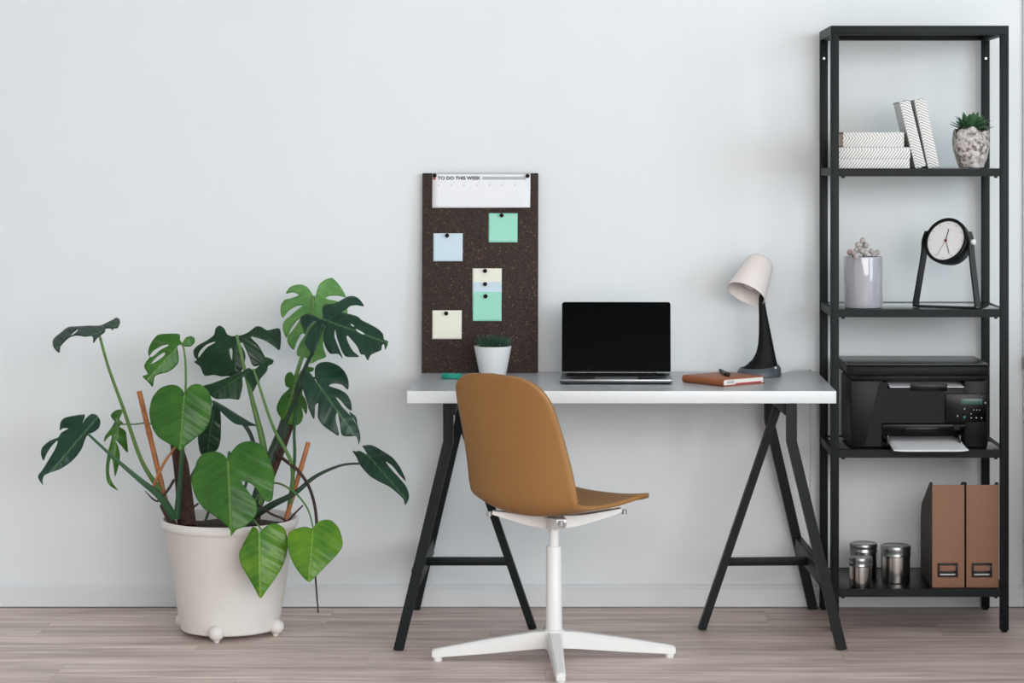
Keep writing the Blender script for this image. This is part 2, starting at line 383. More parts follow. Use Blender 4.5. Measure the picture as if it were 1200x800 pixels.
# ------------------------------------------------------------------ shelving unit
SX0, SX1, SY0, SY1, PS = .661, 1.174, -.39, -.026, .0235
r = thing('shelving_unit', 'tall open black metal shelving unit with glass shelves against the wall', 'shelving unit', (.917, -.208, 0)); P = Part(r)
for x in (SX0, SX1 - PS):
    for y in (SY0, SY1 - PS):
        b = BM(); box2(b, (x, y, .006), (x+PS, y+PS, 1.7225), .001); po = P('post', b, 'black')
        b = BM(); box2(b, (x+.004, y+.004, 0), (x+PS-.004, y+PS-.004, .008), .001); P('foot_cap', b, 'plastic', po)
        if y > -.2:
            b = BM(); lathe(b, [(0, 0), (.0035, 0), (.0035, .0012), (0, .0012)], 12, (x+PS/2, y, 1.668), align((0, -1, 0))); P('screw', b, 'alulight', po)
def shelf(z1, h, board):
    z0 = z1 - h; t = .016; b = BM(); i = .0005
    box2(b, (SX0+PS+i, SY0+.001, z0), (SX1-PS-i, SY0+t, z1)); box2(b, (SX0+PS+i, SY1-t, z0), (SX1-PS-i, SY1-.001, z1))
    for x in (SX0+.002, SX1-.002-t): box2(b, (x, SY0+PS+i, z0), (x+t, SY1-PS-i, z1))
    for x in (SX0+PS, SX1-PS-.014):
        for y in (SY0+.016, SY1-.03): box2(b, (x, y, z0), (x+.014, y+.014, z1))
    fr = P('shelf_frame', b, 'black')
    for x in (SX0+.036, SX1-.036):
        b = BM(); lathe(b, [(0, 0), (.005, 0), (.005, .005), (0, .005)], 12, (x, SY0+.009, z0-.0048)); P('screw', b, 'plastic', fr)
    b = BM(); box2(b, (SX0+.018, SY0+.0165, z1-.006), (SX1-.018, SY1-.0165, z1-.0003), .0006)
    P('shelf_board' if board else 'glass_panel', b, 'blackshelf' if board else 'shelfglass', fr)
b = BM()
zt0, zt1 = 1.7225, 1.749
box2(b, (SX0, SY0, zt0), (SX1, SY0+PS, zt1), .001); box2(b, (SX0, SY1-PS, zt0), (SX1, SY1, zt1), .001)
for x in (SX0, SX1-PS): box2(b, (x, SY0+PS-.001, zt0), (x+PS, SY1-PS+.001, zt1))
tf = P('top_frame', b, 'black')
b = BM(); box2(b, (SX0+PS, SY0+PS, zt1-.007), (SX1-PS, SY1-PS, zt1-.001)); P('glass_panel', b, 'shelfglass', tf)
Z2, Z3, Z4, Z5 = 1.337, .931, .526, .125
for z, bd in ((Z2, 0), (Z3, 0), (Z4, 0), (Z5, 1)): shelf(z, .0225, bd)

# ------------------------------------------------------------------ books
def uvbox(o, ax_u, ax_v):
    me = o.data; uv = me.uv_layers.new(name='UVMap')
    for p in me.polygons:
        n = p.normal
        for li in p.loop_indices:
            co = me.vertices[me.loops[li].vertex_index].co
            v = co.z if abs(n.z) < .7 else co.y
            uv.data[li].uv = (co.x, v)
def book(label, loc, L, T, Dp, rot, group, flip=False):
    """local: x along the spine, z through the thickness, spine at y=0 facing -y"""
    r = thing('book', label, 'book', loc, group=group, rot=rot)
    b = BM(); c = .003
    box2(b, (-L/2, 0, 0), (L/2, Dp, c), .0006); box2(b, (-L/2, 0, T-c), (L/2, Dp, T), .0006)
    for k in range(1): box2(b, (-L/2, -.002, 0), (L/2, .0015, T), .0008)
    o = obj('cover', b, 'chevron', r); uvbox(o, 0, 2)
    b = BM(); box2(b, (-L/2+.004, .0018, c+.0002), (L/2-.004, Dp-.004, T-c-.0002)); obj('page_block', b, 'kraftpages', r)
    for z0, z1 in ((-.0002, c+.0002), (T-c-.0002, T+.0002)):
        for xa in (-L/2-.0004, L/2-.002):
            b = BM(); box2(b, (xa, .002, z0), (xa+.0024, Dp+.0004, z1)); obj('cover_edge', b, 'coverdark', r)
    return r
GB = 'herringbone paper covered books on the shelf'
yb = SY0 + .035; px2x = lambda px, D=6.975: (px - VX) * D / F
zb = Z2 + .0005
xa = px2x(982.5); xb_ = px2x(1066)
book('herringbone covered book lying at the bottom of the flat stack', ((xa+xb_)/2, yb, zb), xb_-xa, .0275, .155, (0, 0, 0), GB)
book('herringbone covered book in the middle of the flat stack', ((xa+xb_)/2+.001, yb+.001, zb+.028), xb_-xa+.002, .033, .155, (0, 0, 0), GB)
xa = px2x(988); xb_ = px2x(1059.5)
book('herringbone covered book on top of the flat stack, shorter than those below', ((xa+xb_)/2, yb+.003, zb+.0615), xb_-xa, .043, .15, (0, 0, 0), GB)
def lean(label, x_bot_left, tilt, L, T, Dp, y):
    # standing on its end, spine to the viewer, top tipped to the left
    r = book(label, (0, 0, 0), L, T, Dp, (0, 0, 0), GB)
    # local x -> up (tilted), local z -> right
    a = math.radians(tilt); up = V(-math.sin(a), 0, math.cos(a)); right = V(math.cos(a), 0, math.sin(a)); yy = V(0, 1, 0)
    # right handed: x=up, y=?, z=right : y = z cross x
    yv = right.cross(up)
    if yv.y < 0: right_ax = -right; yv = right_ax.cross(up); origin_side = T
    else: right_ax = right; origin_side = 0
    m = Matrix((up, yv, right_ax)).transposed()
    r.rotation_euler = m.to_euler()
    base = V(x_bot_left, y, zb) + up * (L/2) + (right * T if origin_side else V(0, 0, 0))
    r.location = base; return r
lean('leaning herringbone book, the one resting against the flat stack', px2x(1073), 13.6, .197, .0315, .15, yb+.006)
lean('leaning herringbone book nearest the succulent pot', px2x(1088), 11.8, .202, .0325, .15, yb+.004)

# ------------------------------------------------------------------ succulent
def succulent():
    D = 7.0; x = px2x(1138, D); y = D - DW
    r = thing('potted_succulent', 'green succulent rosette in a rough grey concrete pot', 'plant', (x, y, Z2+.0005))
    b = BM(); pr = [(0, 0), (.030, 0), (.036, .003), (.046, .03), (.0525, .06), (.0545, .085), (.052, .105), (.047, .112), (.044, .108), (.044, .095), (0, .095)]
    vs = lathe(b, pr, 56)
    for v in vs:
        a = math.atan2(v.co.y, v.co.x)
        if v.co.z > .1: v.co.z += .007*math.sin(a*3+.8) + .004*math.sin(a*7)
        if v.co.xy.length > .02:
            k = 1 + .018*math.sin(5*a+v.co.z*80) + random.uniform(-.012, .012); v.co.x *= k; v.co.y *= k
    obj('pot', b, 'stone', r)
    b = BM(); lathe(b, [(0, .0962), (.043, .0962), (.02, .102), (0, .103)], 24); obj('soil', b, 'soil', r)
    n = 0
    for ring, (cnt, ln, el, z0) in enumerate(((9, .060, 2, .112), (9, .058, 16, .115), (8, .054, 34, .117), (6, .048, 56, .118), (4, .038, 74, .120))):
        for k in range(cnt):
            a = 2*PI*(k + .5*(ring % 2))/cnt + random.uniform(-.12, .12); e = math.radians(el + random.uniform(-6, 6)); L = ln*random.uniform(.9, 1.08)
            b = BM(); rows = []
            for i in range(9):
                t = i/8; w = .0150*(math.sin(PI*min(1, t*.62+.16))**1.1)*(1-t**3.5)+.0004; th = .0045*(1-t)**.6*(1)+.0006
                rows.append([b.verts.new((t*L, w*c, th*s + .010*t*t)) for c, s in ((-1, .25), (-.5, 0), (0, -.55), (.5, 0), (1, .25), (.5, .55), (0, .5), (-.5, .55))])
            for p, q in zip(rows, rows[1:]):
                for i in range(8): b.faces.new((p[i], p[(i+1)%8], q[(i+1)%8], q[i]))
            b.faces.new(rows[0][::-1]); b.faces.new(rows[-1])
            xf(b, b.verts[:], Matrix.Translation((0, 0, z0)) @ Matrix.Rotation(a, 4, 'Z') @ Matrix.Translation((.006, 0, 0)) @ Matrix.Rotation(-e, 4, 'Y'))
            obj('leaf', b, 'leafs', r, angle=50)
succulent()

# ------------------------------------------------------------------ vase with berries
def vase():
    D = 7.02; x = px2x(1011.5, D); y = D - DW; z = Z3 + .0005
    v = thing('vase', 'grey glazed cylindrical vase on the glass shelf left of the clock', 'vase', (x, y, z))
    b = BM(); lathe(b, [(0, .004), (.045, .004), (.048, 0), (.053, .001), (.0545, .005), (.0568, .012), (.0568, .146), (.0560, .149), (.054, .149), (.053, .146), (.053, .012), (0, .010)], 56)
    obj('vessel', b, 'vase', v)
    def sprig(label, pts, balls):
        r = thing('berry_sprig', label, 'dried flower', (x, y, z), group='dried berry sprigs in the grey vase')
        base = pts[0]
        b = BM(); tube(b, [V(*p) for p in pts], .0016, 8, 5); st = obj('stem', b, 'twig', r)
        for (bx, by, bz, br, mt) in balls:
            b = BM(); ball(b, (bx, by, bz), br, 1, 1, 1.08, 18, 12); obj('berry', b, mt, r)
            near = min((V(*p) for p in pts), key=lambda q: (q - V(bx, by, bz)).length)
            if (near - V(bx, by, bz)).length > br: b = BM(); tube(b, [near, V(bx, by, bz)], .0012, 6); obj('twig', b, 'twig', r)
    g = 'berry'; k = .00249
    def bp(px, py, dy=0., rr=.0085, mt='berry'): return ((px-1011.5)*k, dy, (361-py)*k, rr, mt)
    sprig('grey dried berry sprig standing tallest in the grey vase', [(.012, .01, .012), (.002, 0, .13), (-.002, -.005, .175), (.001, -.004, .19)],
          [bp(1011, 282.5), bp(1005, 287.5, -.008), bp(1015, 288.5, .004), bp(1003, 294, -.012, .0082), bp(1009.5, 294.5, -.022, .0095), bp(1013, 296.5, -.018, .0085)])
    sprig('pinkish dried berry sprig drooping over the vase rim', [(-.02, .01, .012), (-.028, -.01, .13), (-.036, -.022, .158), (-.038, -.026, .156)],
          [bp(995, 296, -.02, .0085, 'berrypink'), bp(1000.5, 299.5, -.0665, .0085), bp(999, 297, -.035, .007)])
    sprig('low dried berry sprig at the clock side of the vase', [(.0, -.01, .012), (.02, .005, .13), (.028, .006, .152), (.04, .01, .154)],
          [bp(1020.5, 295, -.01, .0075), bp(1028.5, 296.5, .006, .0075), bp(1025, 298, -.014, .006), bp(1022, 299, -.02, .006)])
vase()

# ------------------------------------------------------------------ clock
def clock():
    D = 7.02; x = px2x(1110, D); y = D - DW; z = Z3 + .0005
    r = thing('table_clock', 'round black table clock in a looped stand on the shelf', 'clock', (x, y, z), math.radians(-30))
    c = V(0.004, 0, .190)                                     # centre of the drum in the loop's plane
    ax = V(-.10, -.94, .34).normalized(); A = Matrix.Translation(c) @ align(ax)
    R = .0685
    b = BM(); lathe(b, [(0, -.040), (.052, -.040), (.059, -.036), (R-.0015, -.006), (R, .012), (R, .020), (R-.002, .022), (R-.0085, .022), (R-.0095, .0165), (0, .0165)], 72); xf(b, b.verts[:], A); dr = obj('case', b, 'clockblack', r)
    b = BM(); lathe(b, [(0, .0166), (R-.0096, .0166), (R-.0098, .0172), (0, .0172)], 64); xf(b, b.verts[:], A); di = obj('dial', b, 'dial', r)
    b = BM()
    up = A.to_3x3().inverted() @ V(0, 0, 1); a0 = math.atan2(up.y, up.x)
    for k in range(12):
        a = a0 + k*PI/6; lathe(b, [(0, 0), (.0013, 0), (.0013, .0004), (0, .0004)], 10, ((R-.0165)*math.cos(a), (R-.0165)*math.sin(a), .0172))
    xf(b, b.verts[:], A); obj('hour_marks', b, 'clockblack', di)
    def hand(name, ang, L, w, mt, zz, tail=.0):
        b = BM(); box2(b, (-tail, -w/2, zz), (L, w/2, zz+.0006)); xf(b, b.verts[:], A @ Matrix.Rotation(a0 - math.radians(ang), 4, 'Z')); obj(name, b, mt, r)
    hand('hour_hand', 6, .036, .0026, 'clockblack', .0178); hand('minute_hand', 155, .045, .0018, 'clockblack', .0186); hand('second_hand', 203, .05, .0008, 'clockblack', .0194)
    b = BM(); lathe(b, [(0, .0176), (.0042, .0176), (.0038, .0206), (0, .0206)], 20); xf(b, b.verts[:], A); obj('hand_hub', b, 'dred', r)
    # looped strap
    def strap(pts, w, t):
        b = BM(); bar(b, pts, w, t, (0, 1, 0)); return b
    pts, _ = crom([V(.066, 0, .222), V(.0735, 0, .195), V(.0765, 0, .15), V(.091, 0, .03), V(.093, 0, .008), V(.086, 0, .0028), V(.0, 0, .0026), V(-.089, 0, .0028), V(-.0975, 0, .008), V(-.095, 0, .03), V(-.0735, 0, .15), V(-.0695, 0, .195), V(-.060, 0, .222)], [0]*13, 5)
    obj('stand', strap(pts, .040, .0045), 'clockblack', r, angle=40)
    b = BM(); lathe(b, [(0, 0), (.0075, 0), (.0085, .002), (.0085, .010), (.006, .012), (0, .012)], 24, (.0765, -.004, .193), align((1, -.25, .0))); obj('knob', b, 'white', r)
    b = BM(); lathe(b, [(0, 0), (.008, 0), (.008, .01), (0, .01)], 20, (-.0665, 0, .19), align((-1, 0, 0))); obj('pivot', b, 'clockblack', r)
clock()

# ------------------------------------------------------------------ printer
def printer():
    x0, x1 = .712, 1.126; yf, yb = -.335, -.058; z = Z4 + .0005
    r = thing('printer', 'black multifunction laser printer on the glass shelf', 'printer', ((x0+x1)/2, (yf+yb)/2, z)); P = Part(r)
    X = lambda px: (px - VX)*6.995/F
    Z = lambda py: H - (py - HY)*6.995/F
    ztray0, ztray1 = Z(524), Z(497); xa, xb = X(1035), X(1130)
    b = BM()
    box2(b, (x0+.012, yf+.004, z), (xa, yb, Z(446)), .004)                # left block
    box2(b, (xb, yf+.004, z), (x1-.003, yb, Z(446)), .004)                 # right block
    box2(b, (xa-.004, yf+.004, ztray1), (xb+.004, yb, Z(455)), .003)       # above the tray
    box2(b, (xa-.004, yf+.03, z), (xb+.004, yb, z+.012), .002)             # tray floor
    box2(b, (xa-.004, yf+.16, z+.01), (xb+.004, yb, ztray1+.005))          # back of the tray bay
    box2(b, (xa-.004, yf+.10, Z(456)), (xb+.004, yb, Z(446)))              # back of the output slot
    box2(b, (x0+.016, yf+.02, Z(447)), (x1-.008, yb, Z(440)), .001)
    P('body', b, 'plastic')
    b = BM()                                                               # slanted front cover
    poly = [(X(1031), Z(448)), (X(1040), Z(448)), (X(1040), Z(455)), (X(1107), Z(455)), (X(1107), Z(495.5)), (X(1033), Z(495.5)), (X(1033), Z(523)), (X(1013), Z(523))]
    prism(b, poly, -(yf+.006), -(yf+.0022), Matrix(((1,0,0,0),(0,0,-1,0),(0,1,0,0),(0,0,0,1))))
    P('front_cover', b, 'plastic3')
    b = BM(); box2(b, (x0, yf-.002, Z(440.5)), (x1, yb, Z(428.5)), .007); box2(b, (x0+.012, yf-.0035, Z(439)), (x1-.012, yf+.01, Z(430)), .002); P('scanner_unit', b, 'plastic3')
    b = BM(); box2(b, (x0+.001, yf+.001, Z(428.4)), (x1-.001, yb, Z(426)), .0025); P('lid', b, 'scan')
    b = BM(); box2(b, (X(1067), yf-.004, Z(458)), (X(1110), yf+.003, Z(449.5)), .002); P('output_flap', b, 'plastic2')
    b = BM(); box2(b, (X(1108), yf-.004, Z(494)), (X(1156), yf+.006, Z(461)), .002); cp = P('control_panel', b, 'plastic2')
    yy = yf-.0045
    b = BM(); box2(b, (X(1126), yy, Z(473.5)), (X(1151), yy+.003, Z(467)), .0004); P('display', b, 'lcd', cp)
    for px, py, rr, m in ((1130, 478.7, .0020, 'mark'), (1122, 487, .0022, 'mark'), (1130, 488.3, .0042, 'tealmark'), (1141, 480, .0015, 'mark'), (1144.7, 480, .0015, 'mark'), (1148, 480, .0015, 'mark'), (1137.8, 484.6, .0016, 'mark'), (1138, 489.3, .0018, 'mark'), (1144, 489.3, .0020, 'mark'), (1150, 489.3, .0019, 'mark'), (1154.5, 471.7, .0020, 'mark')):
        b = BM(); lathe(b, [(0, 0), (rr, 0), (rr*.9, .0012), (0, .0012)], 14, (X(px), yy+.0009, Z(py)), align((0, -1, 0))); P('button', b, m, cp)
    b = BM(); box2(b, (xa-.003, yf-.001, Z(503.5)), (xb+.003, yf+.012, Z(497)), .002); box2(b, (X(1060), yf-.004, Z(506)), (X(1100), yf+.006, Z(500)), .002); P('tray_cover', b, 'plastic2')
    b = BM(); box2(b, (X(1117.5), yf-.0025, Z(504)), (X(1125), yf+.002, Z(497.5)), .0005); P('badge', b, 'plastic3')
    for px in (1039.5, 1124):
        b = BM(); box2(b, (X(px)-.002, yf-.02, Z(521)), (X(px)+.002, yf+.02, Z(509)), .0006); P('paper_guide', b, 'scan')
    # sheets
    sx0, sx1 = X(1041), X(1126); D0, D1 = yf+.15, SY0-.075
    b = BM(); rows = []; nx, ny = 12, 14; zt = Z4 + .0175
    for i in range(ny+1):
        t = i/ny; yv = D0 + (D1-D0)*t; row = []
        for j in range(nx+1):
            u = j/nx; zz = zt - .012*max(0, (t-.45)/.55)**1.2
            if t > .9: zz += .0025*(abs(2*u-1)**8)
            row.append(b.verts.new((sx0 + (sx1-sx0)*u + (.003 if u > .5 else 0)*t, yv, zz)))
        rows.append(row)
    for a, c in zip(rows, rows[1:]):
        for j in range(nx): b.faces.new((a[j], a[j+1], c[j+1], c[j]))
    o = obj('paper_stack', b, 'paper', solid=.0022); tag(o, 'white paper lying in the printer tray and sticking out in front', 'paper')
    b = BM(); box2(b, (X(1043), yf+.004, Z(454.5)), (X(1130), yf+.095, Z(453.8))); xf(b, b.verts[:], Matrix.Translation((0, 0, .0008)))
    for v in b.verts:
        v.co.z += .010*(v.co.y - yf)/.1
    o = obj('paper_sheet', b, 'paper'); tag(o, 'printed white sheet in the output slot under the scanner lid', 'paper')
printer()

# ------------------------------------------------------------------ tins
def tin(label, cx, D, rad, h, lid_h, nr=1):
    r = thing('tin_jar', label, 'jar', ((cx-VX)*D/F, D-DW, Z5+.0002), group='metal tins on the bottom shelf')
    b = BM(); lathe(b, [(0, .001), (rad-.004, .001), (rad-.003, 0), (rad-.001, .001), (rad, .004), (rad, h-lid_h+.004), (rad-.003, h-lid_h+.006), (rad-.003, h-.006), (0, h-.006)], 56); obj('can', b, 'steel', r)
    b = BM(); z0 = h-lid_h; R = rad+.0012
    lathe(b, [(rad-.0005, z0), (R, z0+.001), (R+.0008, z0+.003), (R, z0+.006), (R-.0008, z0+lid_h*.45), (R+.0006, z0+lid_h*.55), (R+.0006, h-.003), (R-.0015, h), (R-.005, h-.0008), (R-.006, h-.0016), (0, h-.0012)], 56); obj('lid', b, 'steel2', r)
tin('small metal tin in front of another tin on the bottom shelf', 1008.5, 6.995, .0325, .085, .027)
tin('metal tin half hidden behind the smallest tin on the bottom shelf', 1012, 7.135, .039, .102, .026)
tin('larger metal tin standing alone beside the cardboard magazine files', 1049.5, 7.06, .0425, .108, .031)

# ------------------------------------------------------------------ magazine files
def mfile(label, px0, px1):
    D = 6.962; x0, x1 = (px0-VX)*D/F, (px1-VX)*D/F; y0 = D-DW; d = .245; h = .297; z = Z5+.0005
    r = thing('magazine_file', label, 'magazine file', ((x0+x1)/2, y0, z), group='brown cardboard magazine files'); P = Part(r)
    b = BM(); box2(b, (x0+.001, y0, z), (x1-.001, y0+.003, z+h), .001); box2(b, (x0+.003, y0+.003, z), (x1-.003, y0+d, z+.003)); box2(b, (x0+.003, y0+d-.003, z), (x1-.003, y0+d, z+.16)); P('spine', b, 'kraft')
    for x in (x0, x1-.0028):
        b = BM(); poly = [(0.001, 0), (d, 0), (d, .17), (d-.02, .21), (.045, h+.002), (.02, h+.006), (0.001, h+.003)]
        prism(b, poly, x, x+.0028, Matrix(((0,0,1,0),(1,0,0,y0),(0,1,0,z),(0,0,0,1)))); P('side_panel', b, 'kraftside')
    cx = (x0+x1)/2 - .002; cz = z + .051; w, hh, t = .059, .041, .0065
    b = BM()
    for zz in (cz-hh/2, cz+hh/2-t): box2(b, (cx-w/2, y0-.004, zz), (cx+w/2, y0+.0005, zz+t), .001)
    for xx in (cx-w/2, cx+w/2-t): box2(b, (xx, y0-.0038, cz-hh/2), (xx+t, y0+.0005, cz+hh/2), .001)
    box2(b, (cx-w/2+.003, y0-.005, cz-.010), (cx+w/2-.003, y0-.001, cz-.002), .001)
    lh = P('label_holder', b, 'holder')
    b = BM(); box2(b, (cx-w/2+.008, y0-.0015, cz-hh/2+.004), (cx+w/2-.008, y0-.0003, cz-.008)); P('label_card', b, 'paper', lh)
    b = BM(); box2(b, (x0-.0006, y0+.0005, z+.001), (x0+.0012, y0+.006, z+h+.006), .0003); P('edge_trim', b, 'plastic')
mfile('brown cardboard magazine file next to the metal tins', 1092, 1130.5)
mfile('brown cardboard magazine file beside the right front post', 1132, 1170.5)

# ------------------------------------------------------------------ laptop
def laptop():
    xc = (721.5-VX)*7.0/F; y0 = 6.905-DW; r = thing('laptop', 'open dark grey laptop with a black screen on the desk', 'laptop', (xc, y0, TZ+.0003), math.radians(-.6))
    w, d = .323, .215
    b = BM(); box(b, (0, d/2, .0085), (w, d, .011), .004); obj('base', b, 'alu', r)
    for sx in (-1, 1):
        for yy in (.02, d-.02):
            b = BM(); box(b, (sx*(w/2-.02), yy, .0016), (.02, .01, .0032), .001); obj('rubber_foot', b, 'plastic', r)
    b = BM(); box2(b, (-.1455, .093, .0135), (.1455, .195, .0146), .0003)
    kb = obj('keyboard_bed', b, 'keys', r)
    n = 0
    rows = [(14, .0185), (13, .0185), (12, .0185), (11, .0185), (8, .0185)]
    for i, (cnt, _) in enumerate(rows):
        ws = [1.]*cnt
        if i == 4: ws = [1, 1, 1, 1.2, 5, 1.2, 1, 1]
        elif cnt < 14: ws[0] = ws[-1] = 1 + (14-cnt)/2
        u = .288/sum(ws); xx = -.144; 
        for wk in ws:
            b = BM(); box2(b, (xx+.001, .186-i*.0187-.008, .0143), (xx+wk*u-.001, .186-i*.0187+.008, .0155), .0004); obj('key', b, 'plastic', kb); xx += wk*u
    b = BM(); box2(b, (-.062, .012, .0137), (.062, .086, .0143), .0003); obj('trackpad', b, 'alulight', r)
    b = BM(); box2(b, (-w/2+.001, -.0006, .0105), (w/2-.001, .001, .0138), .0004); obj('front_edge', b, 'alulight', r)
    b = BM(); lathe(b, [(0, -.12), (.005, -.12), (.005, .12), (0, .12)], 16, (0, d-.003, .0145), Matrix.Rotation(PI/2, 4, 'Y')); obj('hinge', b, 'alu', r)
    T = Matrix.Translation((0, d-.002, .0165)) @ Matrix.Rotation(math.radians(-12), 4, 'X'); hh = .209
    b = BM(); box(b, (0, .002, hh/2), (w, .0045, hh), .002)
    b2 = BM()
    rr = .008; poly = []
    for cx, cz, a0 in ((w/2-rr, hh-rr, 0), (-w/2+rr, hh-rr, 90), (-w/2+.002, .002, 180), (w/2-.002, .002, 270)):
        rad = rr if cz > .1 else .002
        for k in range(7): a = math.radians(a0 + 15*k); poly.append((cx + rad*math.cos(a), cz + rad*math.sin(a)))
    b.free(); b = BM(); MT = Matrix(((1,0,0,0),(0,0,-1,0),(0,1,0,0),(0,0,0,1)))
    prism(b, poly, -.0045, .0002, MT); xf(b, b.verts[:], T); lid = obj('lid', b, 'alu', r)
    prism(b2, [(x*.9955, hh/2+(z-hh/2)*.993) for x, z in poly], .0001, .0011, MT); xf(b2, b2.verts[:], T); obj('screen', b2, 'screen', r)
laptop()

# ------------------------------------------------------------------ cork board and its papers
CB = thing('cork_board', 'dark brown cork pinboard leaning on the wall at the desk back', 'pinboard', (-.368, -.062, TZ+.0004), 0, rot=(math.radians(-3.6), 0, 0))
bw, bh, bt = .3515, .603, .016
b = BM(); box2(b, (-bw/2, 0, 0), (bw/2, bt, bh), .0012); obj('cork_panel', b, 'cork', CB)
b = BM(); box2(b, (-bw/2+.001, -.0004, bh-.0035), (bw/2-.001, bt+.0004, bh+.0006)); obj('top_edge', b, 'plastic', CB)
cbM = Matrix.Translation(CB.location) @ Euler((math.radians(-3.6), 0, 0)).to_matrix().to_4x4()
bpx = lambda px: (px - 562)*bw/136.5
bpz = lambda py: (437.5 - py)*bh/234.0
rotCB = (math.radians(-3.6), 0, 0)
def sheet(name, label, cat, x0, x1, z0, z1, mat, off=.0006, curl=0., corner=0., group=None):
    cx, cz = (x0+x1)/2, z1
    b = BM(); nx, nz = 14, 12; rows = []
    for i in range(nz+1):
        t = i/nz; row = []
        for j in range(nx+1):
            u = j/nx
            y = -off - curl*t*t - corner*max(0, (u+t-1.25)/.75)**1.6
            row.append(b.verts.new((x0+(x1-x0)*u-cx, y, (z0-z1)*t)))
        rows.append(row)
    for a, c in zip(rows, rows[1:]):
        for j in range(nx): b.faces.new((a[j], a[j+1], c[j+1], c[j]))
    o = obj(name, b, mat, solid=.0006, angle=60); o.location = cbM @ V(cx, 0, cz); o.rotation_euler = rotCB
    tag(o, label, cat, group); return o, V(cx, 0, cz)
pl, po = sheet('week_planner', 'white weekly planner sheet pinned across the top of the cork board', 'planner', bpx(505.5), bpx(621), bpz(244), bpz(203.8), 'paper', .0008, .004, .020)
def pm(px, py): return bpx(px) - po.x, bpz(py) - po.z
def text(s, px0, px1, py0, py1, mat, par):
    cu = bpy.data.curves.new('heading', 'FONT'); cu.body = s; cu.size = 1.; cu.extrude = 0.; cu.offset = .036; cu.resolution_u = 4
    tmp = bpy.data.objects.new('tmp', cu); C.objects.link(tmp)
    dg = bpy.context.evaluated_depsgraph_get(); me = bpy.data.meshes.new_from_object(tmp.evaluated_get(dg)); bpy.data.objects.remove(tmp)
    xs = [v.co.x for v in me.vertices]; ys = [v.co.y for v in me.vertices]
    a, c = pm(px0, py1), pm(px1, py0); sx = (c[0]-a[0])/(max(xs)-min(xs)); sy = (c[1]-a[1])/(max(ys)-min(ys)); mx, my = min(xs), min(ys)
    for v in me.vertices: v.co = (a[0] + (v.co.x-mx)*sx, -.0017, a[1] + (v.co.y-my)*sy)
    me.materials.append(M[mat]); o = bpy.data.objects.new('heading', me); C.objects.link(o); o.parent = par
text('TO DO THIS WEEK', 511.8, 562.5, 206.9, 211.0, 'ink', pl)
def pbox(name, x0, x1, y0, y1, mat):
    a, c = pm(x0, y1), pm(x1, y0); b = BM(); box2(b, (a[0], -.0016, a[1]), (c[0], -.0009, c[1])); obj(name, b, mat, pl)
pbox('grey_bar', 564.5, 615.5, 207.4, 210.9, 'greyink'); pbox('red_mark', 505.8, 509.2, 208.3, 211, 'redink')
b = BM()
for k in range(7):
    a = pm(513.3 + 14.9*k, 217.2); box(b, (a[0], -.0014, a[1]), (.0028, .0006, .0024))
obj('day_marks', b, 'paleink', pl)
b = BM()
for k in range(7):
    a = pm(514.8 + 14.9*k, 214.3); box(b, (a[0], -.0014, a[1]), (.009, .0005, .0008))
obj('day_lines', b, 'greyink', pl)
NG = 'square sticky notes on the cork board'
sheet('sticky_note', 'mint green sticky note alone just below the planner', 'sticky note', bpx(572), bpx(606), bpz(284.7), bpz(250.3), 'mint', .0006, .003, group=NG)
sheet('sticky_note', 'pale blue sticky note pinned alone at the left of the board', 'sticky note', bpx(507), bpx(541.5), bpz(306.8), bpz(274), 'blue', .0006, .003, group=NG)
sheet('sticky_note', 'cream sticky note pinned alone low on the board', 'sticky note', bpx(506.2), bpx(540.7), bpz(397.8), bpz(364.3), 'cream', .0006, .003, group=NG)
sheet('sticky_note', 'cream sticky note at the top of the overlapping column of three', 'sticky note', bpx(553.2), bpx(587.5), bpz(349), bpz(315.2), 'cream', .0006, .0012, group=NG)
sheet('sticky_note', 'pale blue sticky note in the middle of the overlapping column of three', 'sticky note', bpx(553.4), bpx(587.4), bpz(364.5), bpz(331.3), 'blue', .0022, .0012, group=NG)
sheet('sticky_note', 'mint green sticky note at the bottom of the overlapping column of three', 'sticky note', bpx(553.6), bpx(587.5), bpz(376.8), bpz(342.8), 'mint', .0036, .003, group=NG)
def pin(label, px, py, off=.0012):
    b = BM(); lathe(b, [(0, 0), (.0052, 0), (.0055, .0015), (.0038, .003), (.0038, .006), (.0064, .0078), (.0060, .0105), (0, .0110)], 20, (0, 0, 0), align((0, -1, -.12)))
    o = obj('push_pin', b, 'plastic2'); o.location = cbM @ V(bpx(px), -off, bpz(py)); o.rotation_euler = rotCB
    tag(o, label, 'push pin', 'black push pins on the cork board')
pin('black push pin at the left corner of the planner sheet', 508.3, 205.8); pin('black push pin at the right corner of the planner sheet', 617.8, 206.2)
pin('black push pin in the lone mint green note', 587.3, 252.6); pin('black push pin in the lone pale blue note', 523.3, 276.3); pin('black push pin in the lone cream note', 522.6, 367.5)
pin('black push pin in the topmost cream note of the column', 568, 317.7); pin('black push pin in the blue note of the column', 568.2, 333.2, .0026); pin('black push pin in the lowest mint note of the column', 568.8, 347.4, .0040)

